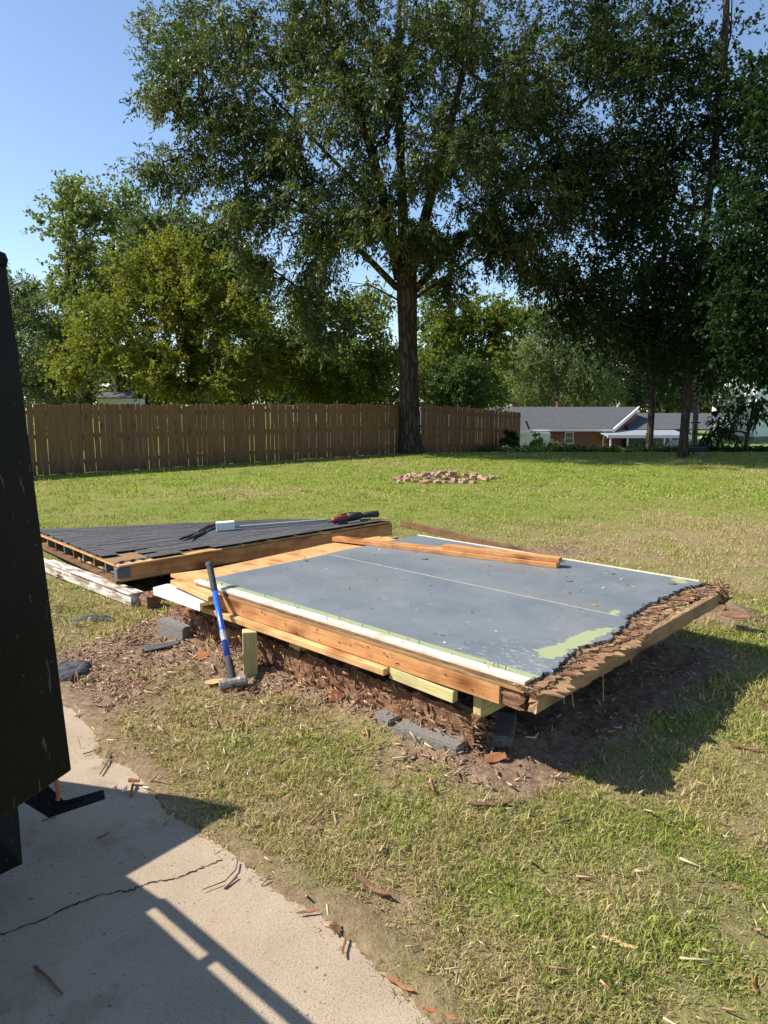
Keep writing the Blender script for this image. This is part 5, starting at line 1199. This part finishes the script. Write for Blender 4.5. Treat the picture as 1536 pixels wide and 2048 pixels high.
# curled felt lip at the near-left corner
mb = MB(); pts = []
for i in range(14):
    s = 0.01 + .14 * i / 13; pts.append(rp(s, .012) + Vector((0, 0, .004 + .012 * abs(math.sin(i * 1.3)))))
vs = pts + [p + Vector((-.02, -.05, -.012 + .01 * math.sin(k * 2.1))) for k, p in enumerate(pts)] ; n_ = len(pts)
mb.add(vs + [v + Vector((0, 0, -.004)) for v in vs], [(i, i + 1, n_ + i + 1, n_ + i) for i in range(n_ - 1)] + [(2 * n_ + i, 3 * n_ + i, 3 * n_ + i + 1, 2 * n_ + i + 1) for i in range(n_ - 1)] + [(n_ + i, n_ + i + 1, 3 * n_ + i + 1, 3 * n_ + i) for i in range(n_ - 1)]); mb.build('felt_lip', M_felt, rf, world=True)
dn = Vector((0, 0, -1))
e1 = (B - A).normalized(); e2 = (Cc - A).normalized()
nn = e1.cross(e2).normalized()
board('fascia_board', A - nn * .098 + e1 * .02, B - nn * .108 , .038, .135, M_pine, rf, up=nn, bevel=.004)
board('sheathing_lip', A - nn * .018 - e2 * .03, A + e1 * 1.0 - nn * .018 - e2 * .022, .06, .018, M_pine2, rf, up=nn)
board('end_board', B - nn * .105 + e1 * .0 + e2 * .02, B + (rp(1, .5) - B) - nn * .12, .04, .13, M_oldboard, rf, up=nn)
for k in range(9):
    t = .0 + k * .118
    p = rp(0, t) + nn * (-.03)
    if k == 0: 
        m = MB(); m.box((0, -.045, -.1), (.12, .045, -.003)); m.build('painted_joist_end', M_greyend, rf, frame(p - e1 * .012 - nn*.002 + e2*.0, e1, nn), bevel=.003); continue
    m = MB(); m.box((0, -.019, -.095), (0.7, .019, -.003)); m.build('rafter', M_greyend if k % 2 else M_oldboard, rf, frame(p + e1 * .01, e1, nn), bevel=.003)
board('wall_plate', rp(.12, .01) - nn * .16, rp(.12, .9) - nn * .16, .09, .038, M_pine2, rf, up=nn)
board('wall_plate', rp(.04, .02) - nn * .145, rp(.03, .5) - nn * .145, .05, .03, M_treated, rf, up=nn)
for (s, t) in ((.09, .015),): board('cripple_block', rp(s, t) - nn * .15, rp(s + .06, t) - nn * .15, .04, .05, M_pine2, rf, up=nn)
mbq = MB(); q4 = [rp(.004, .03), rp(.35, .03), rp(.35, 1.0), rp(.004, 1.0)]; q4 = [p - nn * .175 for p in q4]
mbq.add(q4 + [p - nn * .02 for p in q4], [(0, 1, 2, 3), (7, 6, 5, 4), (0, 4, 5, 1), (1, 5, 6, 2), (2, 6, 7, 3), (3, 7, 4, 0)]); mbq.build('dark_filler_panel', M_oldboard, rf, world=True)  # added slab for the boards stacked below, keeps the gap dark
# the white beam under the eave
p0 = at(277, 1200, .065); p1 = at(60, 1118, .065); wb = thing('white_beam', 'white peeling timber beam lying on the ground under the fallen roof', 'beam', (p0.x, p0.y, 0))
Mb = frame(p0, p1 - p0); Lb = (p1 - p0).length
mb = MB(); mb.box((0, -.06, -.065), (Lb, .06, .045)); mb.build('timber', M_peel, wb, Mb, bevel=.018, seg=2)
mb = MB(); mb.prism([(0.02, -.065), (Lb * .8, -.065), (Lb * .8, .05), (0.02, .07)], .047, .06); mb.build('cap_strip', M_peel, wb, Mb, bevel=.003)
rough_beam('rotten_core', .14, .13, .12, M_rot, frame(p0 + Vector((.06, .03, .0)), p0 - p1), wb, .02, 19, 8, .02)
# ------------------------------------------------------------------ tools on the roof
def roof_at(x, y, lift=0.0):
    z = .35
    best = None
    for i in range(81):
        for j in range(81):
            s, t = i / 80, j / 80; p = rp(s, t); rel = p - Vector((0, 0, EYE)); f = rel.y * _c - rel.z * _s; uu = rel.y * _s + rel.z * _c
            px_, py_ = 768 + 1420 * rel.x / f, 1024 - 1420 * uu / f; d = (px_ - x) ** 2 + (py_ - y) ** 2
            if best is None or d < best[0]: best = (d, p, s, t)
    return best[1] + nn * (lift + .014)
t0_ = roof_at(440, 1064, .02); t1_ = roof_at(655, 1048, .02)
tr_ = thing('metal_trim', 'long grey metal trim with a white end sleeve on the shingles', 'trim', t0_)
ax = (t1_ - t0_).normalized(); Mt = frame(t0_, ax, nn); Lt = (t1_ - t0_).length
mb = MB(); mb.box((.13, -.03, .0), (Lt, .03, .025)); mb.build('channel', M_alu, tr_, Mt, bevel=.003)
mb = MB(); mb.box((-.035, -.065, -.012), (.175, .06, .085)); mb.build('end_sleeve', M_white, tr_, Mt, bevel=.004)
p0 = roof_at(433, 1056, .015); p1 = roof_at(378, 1081, .012)
pb_ = thing('pry_tool', 'black forked pry tool lying on the shingles', 'pry bar', p0); d_ = (p1 - p0).normalized(); Mp = frame(p0, d_, nn); L_ = (p1 - p0).length
mb = MB(); mb.tube([(0, 0, .01), (L_ * .35, 0, .03), (L_ * .7, 0, .015)], [.02, .026, .022], 8); mb.build('shank', M_rubber, pb_, Mp, smooth=True)
mb = MB(); mb.prism([(L_ * .5, -.03), (L_ * .7, -.055), (L_ * 1.15, -.05), (L_ * .8, 0), (L_ * 1.15, .055), (L_ * .7, .055), (L_ * .5, .03)], .0, .022); mb.build('fork', M_toolblack, pb_, Mp, bevel=.002)
mb = MB(); mb.tube([(L_ * .15, 0, .021), (L_ * .33, 0, .03)], [.026, .0275], 8); mb.build('grip_band', M_twig, pb_, Mp)
# reciprocating saw
p0 = roof_at(664, 1052, .035); p1 = roof_at(757, 1040, .035)
sw = thing('power_saw', 'red and black cordless saw lying near the roof corner', 'power tool', p0); d_ = (p1 - p0).normalized(); Ms = frame(p0, d_, nn); L_ = (p1 - p0).length
mb = MB(); mb.tube([(0, 0, .01), (.03, 0, .015), (L_ * .22, 0, .025), (L_ * .38, 0, .03), (L_ * .45, 0, .03)], [.02, .04, .045, .045, .03], 10); mb.build('gear_housing', M_red, sw, Ms, smooth=True)
mb = MB(); mb.tube([(L_ * .32, 0, .03), (L_ * .5, 0, .035), (L_ * .62, 0, .035)], [.05, .048, .04], 10); mb.build('motor_body', M_toolblack, sw, Ms, smooth=True)
mb = MB(); mb.tube([(L_ * .6, 0, .035), (L_ * .8, 0, .035), (L_ * .98, 0, .03), (L_, 0, .03)], [.03, .036, .04, .03], 10); mb.build('handle', M_rubber, sw, Ms, smooth=True)
mb = MB(); mb.box((L_ * .12, -.05, -.03), (L_ * .3, -.03, .02)); mb.build('shoe', M_toolblack, sw, Ms, bevel=.004)
mb = MB(); mb.tube([(L_ * .2, 0, .072), (L_ * .4, 0, .078), (L_ * .52, 0, .07)], [.01, .012, .01], 6); mb.build('red_stripe', M_red, sw, Ms)
mb = MB(); mb.box((-.06, -.002, .0), (0.0, .002, .02)); mb.build('blade', M_nail, sw, Ms)
a = roof_at(722, 1047, .01)
mb = MB(); mb.prism([(0, 0), (.13, -.02), (.16, .03), (.09, .06), (.02, .05)], 0, .012); tag(mb.build('shingle_scrap', M_shingle, None, frame(a, e1, nn)), 'torn shingle scrap beside the red saw', 'scrap')

# ------------------------------------------------------------------ sledgehammer
hf = at(466, 1366, .055); hc = at(429, 1180, ZT + .012); dh = (hc - hf).normalized(); htop = hf + dh * .93
hm = thing('sledgehammer', 'blue-handled sledgehammer standing head down against the floor edge', 'sledgehammer', hf)
sx = Vector((1, .25, .06)).normalized(); sx = (sx - dh * sx.dot(dh)).normalized()
Mh = frame(hf, sx, dh)
mb = MB()
mb.tube([(-.085, 0, 0), (-.08, 0, 0), (-.045, 0, 0), (-.03, 0, 0), (.03, 0, 0), (.045, 0, 0), (.08, 0, 0), (.085, 0, 0)], [.029, .035, .036, .033, .033, .036, .035, .029], 12); mb.build('head', M_steel, hm, Mh)
mb = MB(); mb.tube([(0, 0, -.03), (0, 0, .035), (0, 0, .16), (0, 0, .19)], [.022, .028, .023, .020], 12); mb.build('collar', M_rubber, hm, Mh, smooth=True)
mb = MB(); mb.tube([(0, 0, .185), (0, 0, .4), (0, 0, .7)], [.0205, .0195, .0195], 12); mb.build('handle', M_blue, hm, Mh, smooth=True)
mb = MB(); mb.tube([(0, 0, .69), (0, 0, .70), (0, 0, .85), (0, 0, .905), (0, 0, .93)], [.0195, .022, .0215, .023, .029], 12); mb.build('grip', M_rubber, hm, Mh, smooth=True)
mb = MB(); mb.tube([(0, 0, .931), (0, 0, .934)], [.016, .014], 10); mb.build('grip_cap', M_blue, hm, Mh)
mb = MB(); mb.tube([(0, -.004, .30), (0, -.004, .36)], [.0207, .0204], 12); mb.build('worn_label', _plain('worn_label', (.45, .46, .48), (.15, .2, .35), 60, .6), hm, Mh)
mb = MB(); mb.tube([(0, 0, .355), (0, 0, .378)], [.0215, .0212], 12); mb.build('tape_band', M_nail, hm, Mh)

# ------------------------------------------------------------------ black trailer at the left
tr = thing('dump_trailer', 'black scuffed trailer with its rear panel reaching into the left edge', 'trailer', (-2.2, 2.2, 0))
Pb = at(146, 1541, .8); Pn = at(0, 1641, .8); Pt = atY(16, 531, Pb.y)
dp = (Pn - Pb).normalized(); far_end = Pb + dp * 1.1
nr = Vector((dp.y, -dp.x, 0)).normalized()
if nr.x > 0: nr = -nr            # into the trailer
top_n = far_end + (Pt - Pb)
mb = MB(); q = [Pb, far_end, top_n, Pt]; th = nr * .045
mb.add([p for p in q] + [p + th for p in q], [(0, 1, 2, 3), (7, 6, 5, 4), (0, 4, 5, 1), (1, 5, 6, 2), (2, 6, 7, 3), (3, 7, 4, 0)])
pn = mb.build('rear_panel', M_trailer, tr, world=True, bevel=.006)
mb = MB(); z_ = Vector((0, 0, .03)); a = Pt - z_ * .0 + dp * .0; mb.tube([Pt + nr * .02 + Vector((0, 0, .012)), top_n + nr * .02 + Vector((0, 0, .012))], .022, 8); mb.build('top_tube', M_trailer, tr, world=True)
# step bracket and mudflap below the panel
def quad(name, pts, th, mat):
    m = MB(); n = len(pts); pts = [Vector(p) for p in pts]; t_ = Vector(th)
    m.add(pts + [p + t_ for p in pts], [tuple(range(n)), tuple(range(2 * n - 1, n - 1, -1))] + [(i, n + i, n + (i + 1) % n, (i + 1) % n) for i in range(n)]); return m.build(name, mat, tr, world=True, bevel=.002)
zb_ = .2
quad('step_bracket', [at(40, 1600, zb_ + .05), at(95, 1570, zb_ + .06), at(128, 1601, zb_), at(206, 1579, zb_), at(209, 1596, zb_ - .01), at(95, 1634, zb_ - .02)], (0, 0.012, -.012), M_trailer)
quad('mudflap', [at(-40, 1640, .32), at(36, 1605, .30), at(46, 1728, .12), at(-40, 1770, .10)], (-.02, .01, 0), M_trailer)
mb = MB(); mb.tube([at(109, 1550, .30), at(116, 1575, .27), at(116, 1600, .22)], .009, 6); mb.build('cable', M_orange, tr, world=True)
# side wall with rail, mostly out of the picture; it throws the shadow on the concrete
H = 1.1; k_ = 1 / math.tan(SUN_EL); shift = Vector((-SHX * k_ * H, -SHY * k_ * H, 0))
def cast(x, y, h=H):
    p = at(x, y); return Vector((p.x - SHX * k_ * h, p.y - SHY * k_ * h, h))
K1 = cast(505, 1617); K0 = cast(110, 1561); K0 = K1 + (K0 - K1) * 1.35; K2 = cast(268, 1755); S1 = cast(335, 1800); 
S2d = (cast(620, 2040) - cast(335, 1800)).normalized(); S2 = S1 + S2d * 1.0
inn = cast(292, 1817) ; wall_in = (cast(292, 1817) - S1); perp = Vector((S2d.y, -S2d.x, 0)); perp = perp if perp.dot(wall_in) > 0 else -perp
# body: closed box below, rail on top edge with two openings
body = [K0, K1, K2, S1, S2, S2 + perp * 1.1, K0 + Vector((-.5, -1.0, 0))]
RW = 0.034; gap = 0.036
bi = [K0, K1, K2, S1, S1 + S2d * .03, S1 + S2d * .03 + perp * (RW + gap), S2 + perp * (RW + gap), S2 + perp * 1.1, K0 + Vector((-.5, -1.0, 0))]
mb = MB(); mb.prism([(p.x, p.y) for p in bi], .42, H - .02); mb.build('bed', M_trailer, tr, world=True)
mb = MB(); mb.box((0, -RW, -.025), (1.0, 0, -.0), frame(S1, S2d) if perp.dot(frame(S1, S2d).col[1].xyz) < 0 else frame(S1, S2d) @ Matrix.Translation((0, RW, 0))); mb.build('side_rail', M_trailer, tr, world=True)
for f, hw in ((0.385, .016), (0.94, .13)):
    q4 = [S1 + S2d * (f + a) + perp * b for a, b in ((-hw, .004), (hw, .004), (hw, RW + gap + .02), (-hw, RW + gap + .02))]
    mb = MB(); mb.prism([(p.x, p.y) for p in q4], H - .045, H - .027); mb.build('rail_bracket', M_trailer, tr, world=True)
for (ux, uy) in ((-2.75, 2.55), (-2.3, 1.4)):
    mb = MB(); mb.tube([Vector((ux, uy, .3)) - perp * .0, Vector((ux, uy, .3)) + perp * .18], .3, 20); mb.build('wheel', M_rubber, tr, world=True, bevel=.02)
mb = MB(); mb.box((-2.9, 1.6, .3), (-1.9, 2.4, .42)); mb.build('axle_frame', M_trailer, tr, world=True)

# ------------------------------------------------------------------ small things on the ground and the concrete
def gpt(x, y, dz=0.0):
    p = at(x, y)
    for _ in range(3):
        z = float(ground_z(np.array(p.x), np.array(p.y))); z = max(z, .006) if float(edge_side(np.array(p.x), np.array(p.y))) < 0 else z
        p = at(x, y, z)
    return p + Vector((0, 0, dz))
p = gpt(308, 1299, .012); mb = MB(); mb.prism([(-.2, -.045), (-.08, -.06), (.1, -.03), (.17, .0), (.185, .075), (.1, .07), (-.1, .04), (-.19, .02)], 0, .005)
tag(mb.build('tar_paper_scrap', M_felt, None, Matrix.Translation(p) @ Matrix.Rotation(R(14), 4, 'Z') @ Matrix.Rotation(R(-5), 4, 'Y')), 'flat dark tar paper scrap on the bare soil', 'scrap')
def rag(name, label, x, y, sx, sy, sz, mat, seed, cat):
    r = np.random.default_rng(seed); p = gpt(x, y); n = 16; vs, fs = [], []
    for i in range(n + 1):
        for j in range(n + 1):
            a, b = i / n * 2 - 1, j / n * 2 - 1; d = math.hypot(a, b); e = max(0, 1 - d ** 3)
            h = sz * e * (0.25 + 1.2 * float(fbm(np.array(a * 2.2 + seed), np.array(b * 2.2), 3))) - .01 * (d > .9)
            k = 1 / max(1.0, d); vs.append((a * k * sx, b * k * sy, h))
    for i in range(n):
        for j in range(n): q = i * (n + 1) + j; fs.append((q, q + n + 1, q + n + 2, q + 1))
    m = MB(); m.add(vs, fs); o = m.build(name, mat, None, Matrix.Translation(p)); return tag(o, label, cat)
rag('tar_paper_or_shadow_wad', 'crumpled black tar paper strip at the edge of the dug soil', 188, 1242, .19, .07, .05, M_felt, 4, 'scrap')
rag('tar_paper_or_shadow_wad', 'dark mound standing in for a rounded shadow beside the trailer panel', 130, 1345, .16, .22, .05, M_felt, 7, 'scrap')  # dark mound added where only a rounded shadow falls on the soil
# root ball
p = gpt(128, 1160); mb = MB(); r = random.Random(5)
for k in range(70):
    a, b = r.uniform(0, 6.28), r.uniform(0, 1.2); d = Vector((math.cos(a) * math.cos(b), math.sin(a) * math.cos(b), math.sin(b))) ; l = r.uniform(.06, .13)
    mb.tube([p + Vector((0, 0, .03)), p + d * l * .6 + Vector((0, 0, .04)), p + d * l + Vector((r.uniform(-.04, .04), 0, .01))], [.005, .004, .001], 4, False)
tag(mb.build('root_clump', M_bark_chip), 'tangled brown root clump in the grass near the white beam', 'roots')
# leaves, chips, sticks
def leaf_thing(name, label, x, y, s, mat, rz, kind='maple', cat='leaf', tilt=8):
    if kind == 'maple': pts = [(0, -.5), (.12, -.3), (.45, -.35), (.32, -.08), (.55, .12), (.25, .15), (.2, .4), (0, .62), (-.2, .38), (-.28, .15), (-.55, .1), (-.32, -.1), (-.42, -.35), (-.12, -.3)]
    elif kind == 'long': pts = [(-.5, -.02), (-.33, -.06), (-.1, -.045), (.15, -.08), (.38, -.04), (.5, .02), (.3, .045), (.05, .03), (-.2, .07), (-.4, .03)]
    else: pts = [(-.5, -.2), (-.1, -.26), (.45, -.15), (.5, .12), (.05, .24), (-.42, .15)]
    m = MB(); m.prism([(a * s, b * s) for a, b in pts], 0, max(.004, s * .03)); me = m
    p = gpt(x, y, .012); o = m.build(name, mat, None, Matrix.Translation(p) @ Matrix.Rotation(R(rz), 4, 'Z') @ Matrix.Rotation(R(tilt), 4, 'X'))
    for v in o.data.vertices: v.co.z += .18 * (v.co.x ** 2 + v.co.y ** 2) / s
    return tag(o, label, cat)
leaf_thing('dead_leaf', 'large brown maple leaf on the soil left of the hammer', 408, 1318, .16, M_leafdead, 30)
leaf_thing('wood_chip', 'pale wedge of wood left of the hammer head', 428, 1368, .12, M_paleChip, 25, 'chip', 'wood chip')
leaf_thing('wood_chip', 'orange wood chip under the hammer head', 465, 1381, .12, M_leafdead, 10, 'chip', 'wood chip')
leaf_thing('bark_piece', 'brown bark flake right of the treated post', 562, 1335, .10, M_leafdead, -15, 'chip', 'bark')
leaf_thing('bark_piece', 'reddish bark flake below the rotten beam corner', 990, 1520, .12, M_leafdead, 20, 'chip', 'bark', 20)
leaf_thing('bark_piece', 'curled bark strip leaning by the corner block', 880, 1455, .08, M_bark_chip, 60, 'chip', 'bark', 40)
leaf_thing('dead_leaf', 'curled brown leaf at the concrete edge near the bottom', 800, 1976, .11, M_leafdead, -35, 'long', 'leaf', 20)
leaf_thing('dead_leaf', 'narrow brown leaf hanging over the concrete edge', 687, 1900, .085, M_leafdead, 85, 'long', 'leaf', 20)
leaf_thing('dead_leaf', 'small dark leaf at the concrete edge above the narrow one', 672, 1865, .045, M_bark_chip, 85, 'maple', 'leaf', 20)
leaf_thing('dead_leaf', 'brown leaf where the lawn meets the concrete crack end', 615, 1830, .075, M_leafdead, 10, 'long', 'leaf', 25)
leaf_thing('dead_leaf', 'pale curled leaf at the bottom edge of the lawn', 880, 2035, .11, M_leafdead, -25, 'long', 'leaf', 25)
leaf_thing('dead_leaf', 'orange leaf low in the grass by the right edge', 1505, 1972, .09, M_leafdead, 70, 'long', 'leaf', 30)
leaf_thing('wood_chip', 'pale stick of wood in the grass at lower right', 1238, 1893, .12, M_paleChip, -30, 'long', 'wood chip', 15)
leaf_thing('bark_piece', 'long grey bark strip half sunk in the lower lawn', 740, 1778, .2, M_twig, -42, 'long', 'bark', 5)
leaf_thing('bark_piece', 'greyish bark strip in the lawn before the shadow', 980, 1614, .2, M_twig, 5, 'long', 'bark', 5)
leaf_thing('bark_piece', 'brown bark shard in the sunlit grass at right', 1490, 1500, .15, M_bark_chip, -25, 'long', 'bark', 10)
leaf_thing('bone_chip', 'whitish splinter standing in the grass before the concrete', 497, 1548, .06, M_white, 85, 'long', 'wood chip', 50)
leaf_thing('wood_chip', 'pale chip in the deep shade under the floor', 1310, 1277, .07, M_paleChip, 0, 'chip', 'wood chip')
leaf_thing('bark_piece', 'mound of loose bark beyond the shadow corner', 1470, 1235, .2, M_bark_chip, -30, 'chip', 'bark', 12)
def stick(label, pts, rad=.004, mat=M_twig, name='twig'):
    m = MB(); P = [gpt(*p, .012) for p in pts]; m.tube(P, [rad * (1 - .4 * i / len(P)) for i in range(len(P))], 6); return tag(m.build(name, mat, smooth=True), label, 'twig')
stick('brown stick lying in the shade on the concrete at lower left', [(70, 1940), (95, 1962), (125, 1995)], .006)
stick('forked thin twig on the sunlit concrete near the panel', [(222, 1512), (215, 1530), (200, 1553)], .004)
stick('short thin twig on the concrete beside the panel edge', [(167, 1512), (185, 1507), (200, 1498)], .003)
stick('curved twig on the concrete by the lawn edge', [(475, 1728), (472, 1745), (450, 1768), (405, 1785)], .003)
stick('small twig in the trailer shadow', [(195, 1683), (210, 1676), (218, 1670)], .004)
stick('dark stick in the lawn edge near the panel', [(185, 1412), (205, 1416), (220, 1418)], .006)
stick('thin reddish root strand hanging down the soil bank', [(308, 1210), (314, 1240), (322, 1268)], .004, M_leafdead)
stick('small twig in the middle of the shaded concrete', [(85, 1647), (98, 1642), (112, 1640)], .004)
p = gpt(262, 1595, .008); q = gpt(267, 1570, .02); mb = MB(); mb.tube([p, q], .006, 6); mb.tube([q + Vector((-.02, 0, .004)), q + Vector((.03, -.004, .004))], [.01, .007], 6); tag(mb.build('wood_splinter', M_leafdead), 'T-shaped brown splinter beside the crumpled foil on the concrete', 'splinter')
# crumpled foil
r = random.Random(3); mb = MB(); p = gpt(244, 1584, .004); bmf = []
for k in range(11):
    a = r.uniform(0, 6.28); c_ = Vector((r.uniform(-.03, .03), r.uniform(-.018, .018), r.uniform(.002, .014))); t1 = Vector((r.uniform(-.03, .03), r.uniform(-.02, .02), r.uniform(0, .015))); t2 = Vector((r.uniform(-.02, .02), r.uniform(-.03, .03), r.uniform(0, .012)))
    mb.add([p + c_, p + c_ + t1, p + c_ + t2, p + c_ + Vector((0, 0, -.001)), p + c_ + t1 + Vector((0, 0, -.001)), p + c_ + t2 + Vector((0, 0, -.001))], [(0, 1, 2), (5, 4, 3), (0, 3, 4, 1), (1, 4, 5, 2), (2, 5, 3, 0)])
tag(mb.build('foil_wrapper', M_foil), 'crumpled silvery foil wrapper on the concrete at the shadow edge', 'wrapper')
